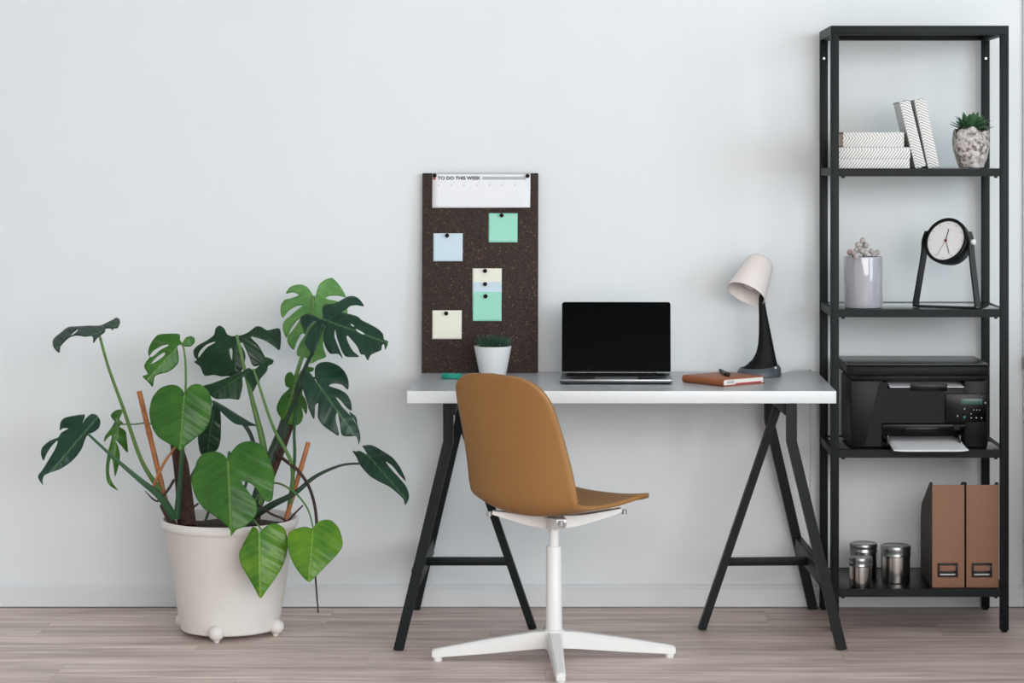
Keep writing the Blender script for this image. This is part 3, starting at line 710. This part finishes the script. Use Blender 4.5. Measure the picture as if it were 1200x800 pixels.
# ------------------------------------------------------------------ small potted grass, clip roll, cable, notebook, pen, lamp
def grasspot():
    D = 7.16; x = (577.5-VX)*D/F
    r = thing('potted_grass', 'small green grass plant in a white pot before the cork board', 'plant', (x, D-DW, TZ+.0004))
    b = BM(); lathe(b, [(0, 0), (.037, 0), (.039, .002), (.0555, .088), (.0555, .090), (.0535, .0905), (.052, .088), (.050, .078), (0, .078)], 48); obj('pot', b, 'white', r)
    b = BM(); lathe(b, [(0, .079), (.0505, .079), (.03, .082), (0, .083)], 24); obj('soil', b, 'soil', r)
    b = BM(); rnd = random.Random(3)
    for k in range(130):
        a = rnd.uniform(0, 2*PI); q = math.sqrt(rnd.random())*.042; lean_ = rnd.uniform(.0, .026)*(.3+q/.045); h = rnd.uniform(.024, .050)*(1.05-q*5); a2 = a + rnd.uniform(-.7, .7)
        p0 = V(q*math.cos(a), q*math.sin(a), .079); p1 = p0 + V(math.cos(a2)*lean_*.4, math.sin(a2)*lean_*.4, h*.65); p2 = p0 + V(math.cos(a2)*lean_, math.sin(a2)*lean_, h)
        tube(b, [p0, p1, p2], [.0022, .0019, .0004], 5, 3)
    f = obj('foliage', b, 'blade', r)
grasspot()
D = 7.08; b = BM()
for k, (rr, zz) in enumerate(((.022, .0045), (.019, .010))):
    pts = [V((rr+.004*k)*math.cos(2*PI*i/28)*1.15, rr*math.sin(2*PI*i/28)*.9, zz + .0015*math.sin(3*2*PI*i/28)) for i in range(27)]
    tube(b, pts, .0045, 8)
o = obj('cord_coil', b, 'turq'); o.location = ((529-VX)*D/F, D-DW, TZ+.0015); tag(o, 'small turquoise coil lying on the desk behind the chair', 'coil')
b = BM(); zc = TZ+.0028
tube(b, [V(.52, -.10, zc), V(.545, -.075, zc), V(.585, -.055, zc+.006), V(.622, -.03, zc+.004), V(.634, -.016, zc+.002), V(.637, -.007, TZ-.012), V(.637, -.0065, TZ-.06), V(.637, -.0065, .40), V(.637, -.0065, .1)], .0024, 8, 8)
o = obj('power_cable', b, 'cable'); tag(o, 'thin white cable running behind the lamp over the desk edge', 'cable')

def notebook():
    a, bq, c, d = W(803.5, 447, 6.997), W(849.6, 453, 6.843), W(896.7, 449, 6.944), W(846, 438.5, 7.08)
    z = TZ+.0004
    # rectangle: corner B near, spine B->A on the left, open end B->C
    B = V(bq.x, bq.y, z); u = V(c.x-bq.x, c.y-bq.y, 0); v = V(a.x-bq.x, a.y-bq.y, 0)
    ang = math.atan2(u.y, u.x); r = thing('notebook', 'brown leather notebook lying on the desk in front of the lamp', 'notebook', B, ang)
    lw = u.length; lv = v.length*.93; T = .0215
    # local: x along u, y = perpendicular; skew ignored
    b = BM(); c2 = .003
    box2(b, (0, 0, T-c2), (lw, lv, T), .001); box2(b, (0, 0, 0), (lw, lv, c2), .001)
    n = 12; pts = []
    for k in range(n+1):
        q = PI/2 + PI*k/n; pts.append((T/2*math.cos(q)*.8, T/2 + T/2*math.sin(q)))
    for k in range(n+1):
        q = 3*PI/2 - PI*k/n; pts.append(((T/2-c2)*math.cos(q)*.7, T/2 + (T/2-c2)*math.sin(q)))
    prism(b, pts, 0, lv, Matrix(((1,0,0,0),(0,0,1,0),(0,1,0,0),(0,0,0,1))))
    obj('cover', b, 'leather', r)
    b = BM(); box2(b, (.0, .004, c2+.0003), (lw-.004, lv-.004, T-c2-.0003), .0006); obj('page_block', b, 'pages', r)
    b = BM(); box2(b, (.045, .0032, c2+.0004), (lw-.012, .006, c2+.0042)); obj('tab', b, 'redink', r)
    b = BM(); box2(b, (.012, .0032, c2+.004), (.04, .005, T-c2-.004)); obj('divider', b, 'greyink', r)
    p0 = V(.347, 7.05-DW, 0); p1 = V(.364, 6.905-DW, 0)
    pz = z + T + .0064
    p0 = V(p0.x, p0.y, pz); p1 = V(p1.x, p1.y, pz)
    dv = (p1 - p0).normalized(); L = .142
    mid = (p0 + p1)/2
    pr = thing('pen', 'short black pen lying on the brown notebook', 'pen', mid)
    A = align(dv)
    b = BM(); lathe(b, [(0, -L/2), (.003, -L/2), (.0050, -L/2+.003), (.0056, L*.08), (0, L*.08)], 20, (0, 0, 0), A); obj('barrel', b, 'coverdark', pr)
    b = BM(); lathe(b, [(0, L*.08), (.0062, L*.08), (.0062, L/2-.002), (.0050, L/2), (0, L/2)], 20, (0, 0, 0), A); obj('cap', b, 'plastic2', pr)
notebook()

def lamp():
    D = 7.17; r = thing('desk_lamp', 'desk lamp with a white tilted shade and black arm', 'lamp', ((889.5-VX)*D/F, D-DW, TZ+.0003)); k = D/F
    b = BM(); lathe(b, [(0, 0), (.064, 0), (.0665, .002), (.065, .012), (.060, .022), (.057, .025), (.055, .024), (.052, .020), (0, .020)], 56)
    for v in b.verts:                                                   # raised to the right like a scoop
        q = max(0, (v.co.x + .02)/.085)
        if v.co.z > .01: v.co.z += .012*q*q
    obj('base', b, 'lampgrey', r)
    X = lambda px: (px-889.5)*k; Z = lambda py: (441.2-py)*k
    secs = [(437, 866.5, 913, .050), (433, 868, 912.5, .047), (428, 875, 911.2, .041), (422, 881.5, 909.7, .034), (414, 886, 908, .028), (404, 888.3, 906, .024), (390, 889.2, 903.2, .021), (372, 889.3, 899.6, .0185), (358, 889, 897, .016), (347, 889.5, 895.8, .012)]
    b = BM(); rings = []
    for py, xl, xr, dp in secs:
        cx, hw = X((xl+xr)/2), X(xr)-X((xl+xr)/2)
        rings.append([b.verts.new((cx + hw*math.copysign(abs(math.cos(a))**.8, math.cos(a)), dp*.75*math.copysign(abs(math.sin(a))**.8, math.sin(a)), Z(py))) for a in (2*PI*i/28 for i in range(28))])
    for p, q in zip(rings, rings[1:]):
        for i in range(28): b.faces.new((p[i], p[(i+1)%28], q[(i+1)%28], q[i]))
    b.faces.new(rings[0][::-1]); b.faces.new(rings[-1]); obj('arm', b, 'lampblack', r, angle=60)
    mc = V(X(873.8), -.02, Z(344.5)); ax = V(.41, .46, .80).normalized(); A = Matrix.Translation(mc) @ align(ax)
    b = BM(); lathe(b, [(.0585, 0), (.0600, .001), (.0590, .012), (.0425, .107), (.0395, .117), (.032, .124), (.018, .1275), (0, .128), (0, .125), (.018, .1245), (.030, .121), (.037, .115), (.040, .105), (.0565, .010), (.0585, 0)], 56); xf(b, b.verts[:], A); obj('lamp_shade', b, 'lampwhite', r, angle=50)
    b = BM(); lathe(b, [(0, .020), (.012, .022), (.020, .030), (.0225, .042), (.020, .054), (.013, .068), (.012, .085), (0, .085)], 32); xf(b, b.verts[:], A); obj('bulb', b, 'bulb', r, angle=60)
    b = BM(); lathe(b, [(0, .07), (.017, .07), (.017, .122), (0, .122)], 28); xf(b, b.verts[:], A); obj('socket', b, 'lampwhite', r)
    b = BM(); pt = V(X(892.8), 0, Z(350)); e = mc + ax*.03 + V(.045, .02, .01)
    tube(b, [pt, (pt+e)/2 + V(.004, 0, .002), V(X(893.5), -.005, Z(340))], .009, 14); obj('joint', b, 'lampblack', r)
    b = BM(); box(b, (X(907.5), -.045, Z(430)), (.006, .012, .006), .0015); obj('switch', b, 'white', r)
lamp()

# ------------------------------------------------------------------ wall fitting at the edge of the view
b = BM(); x = W(1196.5, 0, DW).x; z0, z1 = W(0, 431.5, DW).z, W(0, 417.5, DW).z
box2(b, (xe-.0035, -.025, z0), (xe+.07, -.013, z1), .003); o = obj('wall_fitting', b, 'fitting'); tag(o, 'small grey fitting on the wall right of the shelving unit', 'fitting')

# ------------------------------------------------------------------ upholstered chair added right of the view, unseen, to shade the low right corner
r = thing('added_armchair', 'dark grey upholstered chair added out of view to shade the low right corner', 'added_armchair', (1.80, -1.15, 0), math.radians(8))
b = BM(); box(b, (0, 0, .28), (.62, .74, .26), .05, seg=4); obj('seat', b, 'uphol', r)
b = BM(); box(b, (.0, .02, .455), (.60, .60, .13), .05, seg=4); obj('seat_cushion', b, 'uphol', r)
b = BM(); box(b, (.02, .36, .56), (.70, .20, .74), .07, rot=Euler((math.radians(-8), 0, 0)), seg=4); obj('backrest', b, 'uphol', r)
for sx in (-1, 1):
    b = BM(); box(b, (sx*.375, -.02, .40), (.15, .80, .50), .05, seg=4); obj('armrest', b, 'uphol', r)
    for sy in (-.33, .33):
        b = BM(); tube(b, [V(sx*.35, sy, 0), V(sx*.33, sy*.97, .17)], [.014, .022], 14); obj('leg', b, 'twig', r)
# ------------------------------------------------------------------ monstera
PX, PY = -1.072, -.385
mon = thing('potted_monstera', 'large split-leaf monstera in a white planter on the floor', 'plant', (PX, PY, 0)); MP = Part(mon)
b = BM()
pr = [(0, .016), (.130, .016), (.137, .014), (.141, .018), (.186, .300), (.189, .304), (.193, .307), (.1955, .314), (.1955, .326), (.193, .331), (.189, .331), (.186, .326), (.1845, .30), (.180, .285), (0, .285)]
lathe(b, pr, 72, (PX, PY, 0)); pot = MP('pot', b, 'pot')
for a in (-96, -20, 163, 90):
    q = math.radians(a); R_ = .149
    b = BM(); ball(b, (PX+R_*math.cos(q), PY+R_*math.sin(q), .0265), .0225, 1, 1, .95, 24, 14)
    lathe(b, [(0, 0), (.007, 0), (.009, .004), (.009, .012), (0, .012)], 16, (PX+(R_-.002)*math.cos(q), PY+(R_-.002)*math.sin(q), 0)); MP('foot', b, 'pot', pot)
b = BM(); lathe(b, [(0, .306), (.05, .308), (.12, .305), (.1835, .300), (.183, .296), (0, .296)], 40, (PX, PY, 0)); 
for v in b.verts: v.co.z += random.uniform(-.003, .003)
MP('soil', b, 'soil')

from mathutils.geometry import delaunay_2d_cdt
def inside(p, poly):
    c = False; x, y = p; n = len(poly); j = n-1
    for i in range(n):
        xi, yi = poly[i]; xj, yj = poly[j]
        if (yi > y) != (yj > y) and x < (xj-xi)*(y-yi)/(yj-yi)+xi: c = not c
        j = i
    return c
def smooth_loop(P, k):
    out = []; n = len(P)
    for i in range(n):
        p0, p1, p2, p3 = (Vector(P[(i+q) % n]) for q in (-1, 0, 1, 2))
        for j in range(k):
            t = j/k; h = .42
            m1, m2 = (p2-p0)*h, (p3-p1)*h
            lim = (p2-p1).length*1.1
            if m1.length > lim: m1 *= lim/m1.length
            if m2.length > lim: m2 *= lim/m2.length
            q = p1*(2*t**3-3*t*t+1) + m1*(t**3-2*t*t+t) + p2*(-2*t**3+3*t*t) + m2*(t**3-t*t)
            out.append((q.x, q.y))
    return out
def leaf(mat, view, D0, mid, poly, holes=(), a=0., c=.2, fold=.15, bend=.1, curl=.1, wave=.010, cap=2.0):
    """a leaf blade lying in its own tilted, folded and arched surface. view=(x0,y0,scale) of the measured outline;
    a, c: how far the blade recedes to the right / upwards; fold: V along the midrib; bend: arch along it; curl: droop across it"""
    x0, y0, s = view; tp = lambda p: (x0+p[0]/s, y0+p[1]/s)
    (bx, by), (tx, ty) = tp(mid[0]), tp(mid[1]); k = D0/F
    L = math.hypot(tx-bx, ty-by); ux, uy = (tx-bx)/L, (ty-by)/L
    lp = smooth_loop([tp(p) for p in poly], 4); hl = [smooth_loop([tp(p) for p in h], 3) for h in holes]
    pts = []; edges = []; loops = []
    for l in [lp]+hl:
        b0 = len(pts); pts += l; n = len(l); edges += [(b0+i, b0+(i+1) % n) for i in range(n)]; loops.append(list(range(b0, b0+n)))
    step = 2.3; xs = [p[0] for p in lp]; ys = [p[1] for p in lp]; yy = min(ys)+.7; odd = 0
    while yy < max(ys):
        xx = min(xs)+.7+odd*step/2
        while xx < max(xs):
            if inside((xx, yy), lp) and not any(inside((xx, yy), h) for h in hl) and min((xx-p[0])**2+(yy-p[1])**2 for p in pts[:sum(map(len, loops))]) > 1.1: pts.append((xx, yy))
            xx += step
        yy += step*.87; odd ^= 1
    vs, es, fs, *_ = delaunay_2d_cdt([Vector(p) for p in pts], edges, [loops[0]], 1, 1e-4)
    b = BM(); uvl = b.loops.layers.uv.new('UVMap'); BV = []; UV = []
    ph = random.uniform(0, 6); vmax = max(abs((p[0]-bx)*-uy+(p[1]-by)*ux) for p in lp)
    for q in vs:
        dx, dy = q.x-bx, q.y-by; u = (dx*ux+dy*uy)/L; v = (dx*-uy+dy*ux)/L
        vn = abs(v)*L/vmax; vein = u - .55*abs(v)
        d = a*dx*k - c*dy*k + L*k*(fold*abs(v) + curl*v*v + bend*(u-.45)**2 + wave*math.sin(vein*PI*7+ph)*min(1, vn*1.4))
        D = D0 + d
        BV.append(b.verts.new(W(q.x, q.y, D))); UV.append((vein*.75+.25, min(1., abs(v)*.75)))
    for f in fs:
        cx = sum(vs[i].x for i in f)/len(f); cy = sum(vs[i].y for i in f)/len(f)
        if any(inside((cx, cy), h) for h in hl) or not inside((cx, cy), lp): continue
        fc = b.faces.new([BV[i] for i in f])
        if fc.calc_area() > 0: 
            fc.normal_update()
        for lpq, i in zip(fc.loops, f): lpq[uvl].uv = UV[i]
    loose = [v for v in b.verts if not v.link_faces]; bmesh.ops.delete(b, geom=loose, context='VERTS')
    bmesh.ops.recalc_face_normals(b, faces=b.faces[:])
    return MP('leaf', b, mat, solid=.0013, angle=80, norm=False)
def stalk(name, mat, pts, r, n=9):
    b = BM(); tube(b, [W(*p) for p in pts], r, n, 6); return MP(name, b, mat)
DP = 6.95
cam = (0, -1, 0)
Z1, Z3, Z4, Z6, Z8, Z5, Z2, ZP, ZW = (20, 310, 5), (20, 460, 5), (210, 360, 4.446), (170, 480, 5.333), (320, 320, 8), (310, 410, 3.808), (260, 460, 5), (150, 590, 4), (0, 300, 2.4)
# curled leaf at the far upper left, seen almost edge on
leaf('leafd', Z1, 6.85, ((500, 390), (230, 490)), [(212,437),(260,395),(300,366),(360,362),(420,358),(485,357),(530,337),(565,320),(580,310),(600,320),(603,345),(590,370),(565,375),(560,386),(550,375),(520,375),(515,395),(495,410),(470,430),(447,460),(442,420),(400,422),(350,415),(310,425),(280,450),(255,480),(248,515),(225,500),(210,475)], [[(312,414),(335,394),(356,378),(354,388),(330,408)]], c=1.9, fold=.0, bend=.3)
# leaf at the far left
leaf('leafd', Z3, 6.85, ((410, 215), (150, 520)), [(150,540),(122,492),(150,450),(190,385),(225,325),(238,280),(205,310),(175,355),(155,397),(140,360),(148,320),(190,283),(240,262),(258,235),(300,210),(270,208),(250,218),(256,170),(285,145),(393,127),(395,150),(383,178),(405,148),(435,125),(467,132),(487,165),(480,205),(450,230),(415,245),(398,275),(380,325),(350,370),(310,410),(250,448),(190,470),(160,485),(150,510)], a=.5, c=.5, fold=.25, bend=.3)
# small narrow-lobed leaf
leaf('leafm', Z3, 7.0, ((600, 165), (545, 520)), [(550,130),(575,105),(612,98),(615,120),(600,155),(622,180),(600,197),(635,225),(642,270),(648,350),(610,310),(575,275),(590,310),(602,360),(598,410),(575,490),(565,430),(555,385),(545,400),(540,470),(560,530),(592,572),(545,545),(525,510),(520,440),(530,360),(545,300),(555,250),(530,265),(510,290),(515,255),(545,215),(570,170),(555,150)], a=.4, c=.1, fold=.3)
# light leaf with two slots
leaf('leafm', Z1, 6.95, ((962, 462), (760, 680)), [(735,655),(765,640),(745,600),(755,570),(775,545),(768,520),(772,490),(790,450),(825,412),(880,405),(950,407),(955,440),(968,455),(985,430),(1015,418),(1038,430),(1040,455),(1020,478),(985,480),(965,470),(940,478),(945,520),(945,570),(920,605),(880,630),(830,642),(805,660),(795,715),(770,690)], [[(775,540),(800,505),(850,475),(885,468),(885,476),(840,500),(800,535)], [(785,582),(810,550),(850,520),(868,515),(860,535),(820,565)]], a=.3, c=.25, fold=.2)
# dark spreading leaf at the centre and the leaves below it
leaf('leafk', Z4, 7.06, ((300, 150), (290, 355)), [(300,148),(275,150),(250,140),(235,110),(210,95),(190,110),(180,145),(140,175),(95,200),(75,225),(78,255),(92,275),(78,285),(110,310),(132,355),(180,352),(220,360),(260,358),(280,365),(310,355),(330,320),(345,265),(340,230),(318,190),(330,185),(345,215),(365,260),(385,305),(420,300),(450,275),(440,245),(410,195),(372,155),(410,160),(450,175),(490,200),(525,220),(525,113),(460,120),(430,103),(400,100),(360,130),(325,145)], [[(112,222),(140,195),(185,178),(186,185),(150,205),(125,232),(102,262),(100,245)], [(262,220),(272,212),(278,230),(275,275),(265,250)]], c=.25, fold=.22, curl=.1, bend=.25)
leaf('leafk', Z4, 6.90, ((375, 325), (180, 450)), [(120,415),(175,395),(240,370),(300,345),(340,330),(360,315),(390,325),(430,290),(450,260),(490,275),(485,295),(465,305),(455,335),(425,370),(415,392),(405,400),(385,440),(375,415),(345,365),(330,365),(330,410),(322,450),(310,480),(260,475),(200,478),(170,465)], c=.6, fold=.25, bend=.2)
leaf('leafk', Z4, 7.06, ((185, 510), (145, 765)), [(175,505),(200,510),(215,545),(218,620),(215,690),(200,740),(160,762),(120,770),(105,740),(97,680),(105,640),(140,600),(165,560)], a=-.2, c=.0, fold=.2)
leaf('leafd', Z4, 7.02, ((172, 487), (410, 616)), [(172,485),(215,503),(260,530),(320,568),(370,598),(410,617),(370,617),(330,614),(290,605),(250,575),(215,540),(180,510)], a=.3, c=1.2, fold=.2)
# big plain heart leaf
leaf('leafm', ZW, 6.80, ((519, 383), (507, 545)), [(520,386),(512,374),(498,364),(478,362),(450,372),(428,400),(420,440),(428,480),(445,508),(475,528),(498,540),(507,549),(520,535),(545,515),(575,490),(592,455),(596,410),(585,378),(562,360),(540,362),(527,372)], c=.25, fold=.18, bend=.2)
# front heart leaf with one deep slit
leaf('leafm', Z6, 6.72, ((518, 312), (540, 785)), [(515,305),(490,280),(450,262),(400,262),(355,280),(325,320),(310,370),(290,430),(300,500),(325,560),(370,620),(430,660),(490,705),(530,745),(538,790),(570,750),(620,730),(670,690),(700,640),(695,580),(660,530),(630,490),(605,458),(612,445),(660,460),(700,500),(740,560),(770,575),(795,560),(805,480),(808,400),(790,340),(765,280),(735,225),(680,200),(630,198),(585,215),(550,250),(530,285)], c=.3, a=-.08, fold=.2, bend=.25)
# pale leaf showing its underside, and the dark split leaf before it
leaf('leafl', Z8, 7.10, ((388, 215), (360, 830)), [(378,212),(355,175),(320,130),(270,107),(210,110),(160,130),(125,175),(125,192),(180,180),(225,192),(238,208),(170,235),(110,250),(75,300),(70,360),(90,418),(150,350),(220,310),(275,305),(230,340),(160,400),(105,450),(90,500),(100,560),(128,605),(170,520),(220,450),(255,425),(230,470),(180,540),(140,590),(133,640),(160,690),(195,716),(225,640),(265,570),(300,575),(260,640),(228,710),(224,768),(270,785),(320,800),(352,848),(420,815),(496,784),(480,720),(470,650),(520,560),(620,480),(690,400),(695,340),(620,270),(520,246),(495,230),(540,212),(620,213),(680,225),(665,180),(620,110),(570,55),(540,45),(480,65),(430,110),(410,170),(398,213)], c=.08, fold=.05, bend=.1, curl=.05)
leaf('leafd', Z8, 6.88, ((480, 435), (1060, 650)), [(465,415),(460,350),(475,300),(540,290),(600,275),(660,240),(700,220),(760,217),(810,245),(852,308),(780,300),(720,310),(690,340),(645,366),(700,380),(790,405),(830,440),(900,475),(980,520),(1030,570),(1040,620),(1078,640),(1070,680),(1050,718),(1040,665),(1020,680),(1015,720),(960,745),(915,770),(888,818),(855,765),(820,758),(790,690),(750,640),(700,585),(690,605),(710,660),(750,730),(808,782),(740,785),(680,780),(640,720),(600,610),(582,530),(576,590),(600,660),(655,800),(610,757),(540,755),(500,710),(475,640),(470,560),(490,490),(464,500),(450,560),(430,640),(400,690),(380,772),(350,740),(300,660),(310,600),(350,520),(402,450),(385,452),(340,490),(296,568),(285,530),(258,460),(265,410),(320,378),(380,390),(430,420)], [[(722,474),(745,480),(764,497),(745,498)], [(775,522),(820,540),(862,572),(830,570),(790,545)]], c=.7, fold=.12, bend=.2, curl=.25)
leaf('leafd', Z5, 6.84, ((240, 152), (422, 410)), [(235,150),(225,120),(225,80),(245,58),(285,53),(330,70),(360,100),(375,140),(372,177),(345,155),(310,150),(288,160),(330,175),(365,195),(385,230),(388,270),(365,255),(340,225),(318,210),(345,252),(372,280),(396,305),(412,335),(390,300),(378,276),(408,298),(415,335),(425,370),(427,400),(420,422),(410,385),(385,385),(346,380),(336,330),(325,278),(318,310),(332,380),(300,365),(260,335),(238,300),(240,238),(226,250),(221,308),(200,270),(185,220),(165,150),(175,110),(200,100),(222,125)], c=.35, a=.1, fold=.15, bend=.2)
leaf('leafm', Z5, 6.97, ((140, 130), (90, 315)), [(135,120),(120,98),(100,105),(90,130),(95,160),(110,172),(80,200),(58,240),(55,270),(75,305),(100,325),(135,337),(160,325),(172,295),(168,258),(186,288),(191,250),(180,215),(168,195),(172,160),(172,110),(215,95),(220,80),(190,75),(165,90),(150,115)], c=.1, fold=.25)
# leaf at the right
leaf('leafd', Z2, 6.86, ((855, 365), (1085, 630)), [(765,340),(785,344),(810,341),(850,362),(835,330),(825,312),(880,308),(940,340),(1000,380),(1040,430),(1065,480),(1078,518),(1040,480),(1000,430),(960,403),(990,445),(1040,500),(1080,550),(1097,600),(1090,635),(1072,658),(1065,625),(1030,590),(980,550),(920,520),(870,490),(830,450),(805,415),(790,380)], c=.8, a=-.3, fold=.2, bend=.3)
# two yellow-green leaves hanging over the rim
leaf('leafb', ZP, 6.69, ((616, 140), (620, 435)), [(612,138),(605,118),(585,108),(572,130),(545,180),(522,230),(528,280),(555,330),(590,390),(620,442),(650,405),(690,350),(725,290),(745,230),(748,170),(735,120),(705,97),(670,93),(635,115)], c=.2, fold=.25, bend=.2)
leaf('leafb', ZP, 6.68, ((868, 118), (848, 360)), [(864,116),(830,108),(780,120),(752,140),(748,200),(765,260),(800,320),(845,366),(870,350),(920,300),(970,250),(1004,205),(1003,160),(985,110),(950,78),(910,78),(880,95)], c=.45, fold=.15, bend=.3)
# petioles
stalk('petiole', 'stempale', [(117, 394, 6.83), (127, 430, 6.86), (145, 480, 6.9), (166, 540, 6.93), (188, 575, 6.95)], [.0038, .0042, .005, .006, .008])
stalk('petiole', 'stemg', [(103, 508, 6.85), (130, 533, 6.86), (165, 563, 6.88), (188, 582, 6.9), (204, 607, 6.92)], [.0035, .0045, .0075, .011, .012])
stalk('petiole', 'stempale', [(140, 497, 7.0), (158, 497, 6.99), (178, 497, 6.98), (200, 520, 6.97)], .0022)
stalk('petiole', 'stempale', [(214, 404, 6.95), (217, 420, 6.95), (217.5, 455, 6.95), (214, 520, 6.95), (208, 600, 6.95)], [.0028, .003, .0035, .0055, .008])
stalk('petiole', 'stemg', [(214, 461, 6.80), (216, 485, 6.86), (213, 540, 6.9), (207, 607, 6.92)], [.003, .004, .006, .010])
stalk('petiole', 'stempale', [(277.5, 393, 7.03), (282, 412, 6.99), (286, 430, 6.98), (296, 470, 6.98), (309, 525, 6.98), (308, 560, 6.98), (302, 600, 6.97)], [.0042, .0045, .005, .007, .010, .011, .011])
stalk('petiole', 'stempale', [(297, 432, 6.87), (303, 450, 6.88), (320, 500, 6.9), (342, 545, 6.92), (340, 590, 6.93)], [.003, .0035, .0045, .006, .007])
stalk('petiole', 'stempale', [(367, 347, 7.08), (364, 385, 7.04), (350, 430, 7.0), (335, 480, 7.0), (316, 545, 7.0)], [.0058, .006, .006, .007, .011])
stalk('petiole', 'stemdark', [(381, 375, 6.88), (371, 402, 6.92), (358, 430, 6.96), (338, 480, 6.98), (312, 545, 6.99)], [.004, .0045, .006, .008, .012])
stalk('petiole', 'stemg', [(352, 446, 6.95), (345, 500, 6.96), (345, 540, 6.96), (338, 600, 6.97)], [.003, .0042, .005, .007])
stalk('petiole', 'stemdark', [(372, 442, 6.84), (358, 447, 6.9), (345, 470, 6.95), (320, 530, 6.97)], [.003, .004, .005, .008])
stalk('petiole', 'stemdark', [(424, 543, 6.86), (400, 545, 6.87), (370, 558, 6.88), (345, 578, 6.88), (318, 592, 6.89), (296, 606, 6.92)], [.003, .0035, .0055, .0075, .010, .010])
stalk('petiole', 'stempale', [(367, 618, 6.70), (360, 595, 6.74), (343, 575, 6.8), (320, 566, 6.86), (300, 585, 6.9), (295, 608, 6.92)], [.0022, .0025, .003, .003, .003, .004])
stalk('petiole', 'stempale', [(306, 620, 6.68), (300, 612, 6.70), (294, 606, 6.76), (292, 612, 6.84)], .0025)
stalk('petiole', 'stemg', [(267, 539, 6.70), (269, 530, 6.76), (276, 560, 6.86), (285, 610, 6.92)], [.0028, .003, .005, .007])
stalk('petiole', 'stemdark', [(250, 470, 7.05), (258, 478, 7.05), (290, 500, 7.02), (304, 540, 7.0)], [.003, .003, .003, .004])
stalk('petiole', 'stemdark', [(284, 496, 7.0), (295, 518, 7.0), (290, 560, 6.98), (275, 608, 6.96)], [.003, .003, .004, .006])
stalk('petiole', 'stemdark', [(231, 542, 7.03), (240, 533, 7.04), (224, 560, 7.0), (214, 605, 6.98)], [.004, .004, .005, .006])
stalk('petiole', 'stemdark', [(262, 600, 6.95), (250, 590, 6.95), (240, 612, 6.93)], .004)
# stems, stakes, roots
stalk('stem', 'bark', [(206, 520, 7.0), (212, 545, 6.99), (216, 580, 6.98), (219, 616, 6.96)], [.016, .022, .024, .027], 14)
stalk('stem', 'bark', [(343, 490, 7.02), (332, 520, 7.01), (318, 555, 7.0), (303, 590, 6.98), (298, 616, 6.97)], [.010, .012, .013, .014, .016], 12)
stalk('stem', 'stemdark', [(345, 470, 6.98), (334, 500, 6.98), (320, 530, 6.97), (300, 580, 6.96), (296, 614, 6.95)], [.008, .013, .013, .011, .012], 12)
def stake(p0, p1, r):
    b = BM(); a, c = W(*p0), W(*p1); n = 22
    pts = [a.lerp(c, i/n) for i in range(n+1)]; rs = [r*(1 + (.16 if i in (7, 15) else 0)) for i in range(n+1)]
    tube(b, pts, rs, 14); MP('stake', b, 'bamboo')
stake((163, 458, 6.98), (200, 612, 6.95), .0075); stake((361.5, 518, 6.95), (334, 612, 6.93), .0068)
stalk('root', 'root', [(322, 530, 6.96), (335, 540, 6.93), (350, 552, 6.90), (364, 575, 6.86), (371, 610, 6.8), (369, 660, 6.82), (373, 718, 6.88)], [.005, .005, .005, .0045, .0045, .003, .002])
stalk('root', 'bamboo', [(207, 522, 6.97), (195, 538, 6.9), (186, 555, 6.88), (179, 572, 6.9)], [.003, .004, .0045, .004])
stalk('root', 'root', [(204, 562, 6.93), (196, 575, 6.9), (184, 587, 6.9), (170, 575, 6.92)], [.004, .004, .003, .001])
stalk('root', 'root', [(355, 592, 6.9), (345, 602, 6.9), (338, 610, 6.9), (330, 616, 6.92)], [.002, .003, .003, .003])
stalk('root', 'root', [(300, 590, 6.9), (318, 602, 6.86), (332, 608, 6.86), (338, 616, 6.9)], .0035)
stalk('root', 'root', [(232, 590, 6.9), (222, 598, 6.88), (214, 607, 6.88), (210, 616, 6.9)], .003)
stalk('root', 'bark', [(190, 592, 6.95), (196, 602, 6.93), (203, 616, 6.93)], [.008, .010, .012])

# ------------------------------------------------------------------ camera and light
cd = bpy.data.cameras.new('camera'); co = bpy.data.objects.new('camera', cd); C.objects.link(co)
co.location = (0, -DW, H); co.rotation_euler = (PI/2, 0, 0); cd.sensor_width = 36; cd.lens = 36*F/1200
cd.shift_x = -(VX-600)/1200; cd.shift_y = -(400-HY)/1200; cd.clip_end = 60
bpy.context.scene.camera = co
def area(name, loc, target, sx, sy, e, col):
    l = bpy.data.lights.new(name, 'AREA'); l.shape = 'RECTANGLE'; l.size = sx; l.size_y = sy; l.energy = e; l.color = col
    o = bpy.data.objects.new(name, l); C.objects.link(o); o.location = loc
    o.rotation_euler = (Vector(target)-Vector(loc)).to_track_quat('-Z', 'Y').to_euler(); return o
area('window_light_right', (7.4, -5.9, 1.9), (0, -.8, 1.1), 5.8, 3.1, 360, (.73, .905, 1.))
area('window_light_front', (.8, -8.9, 2.2), (.2, 0, 1.3), 8.0, 2.4, 430, (.99, .94, .92))
w = bpy.data.worlds.new('world'); bpy.context.scene.world = w; w.use_nodes = True
bg = w.node_tree.nodes['Background']; bg.inputs[0].default_value = (.92, .94, 1, 1); bg.inputs[1].default_value = .35
sc = bpy.context.scene
sc.view_settings.view_transform = 'Standard'; sc.view_settings.look = 'None'; sc.view_settings.gamma = 1; sc.view_settings.use_curve_mapping = False
sc.view_settings.exposure = -0.05
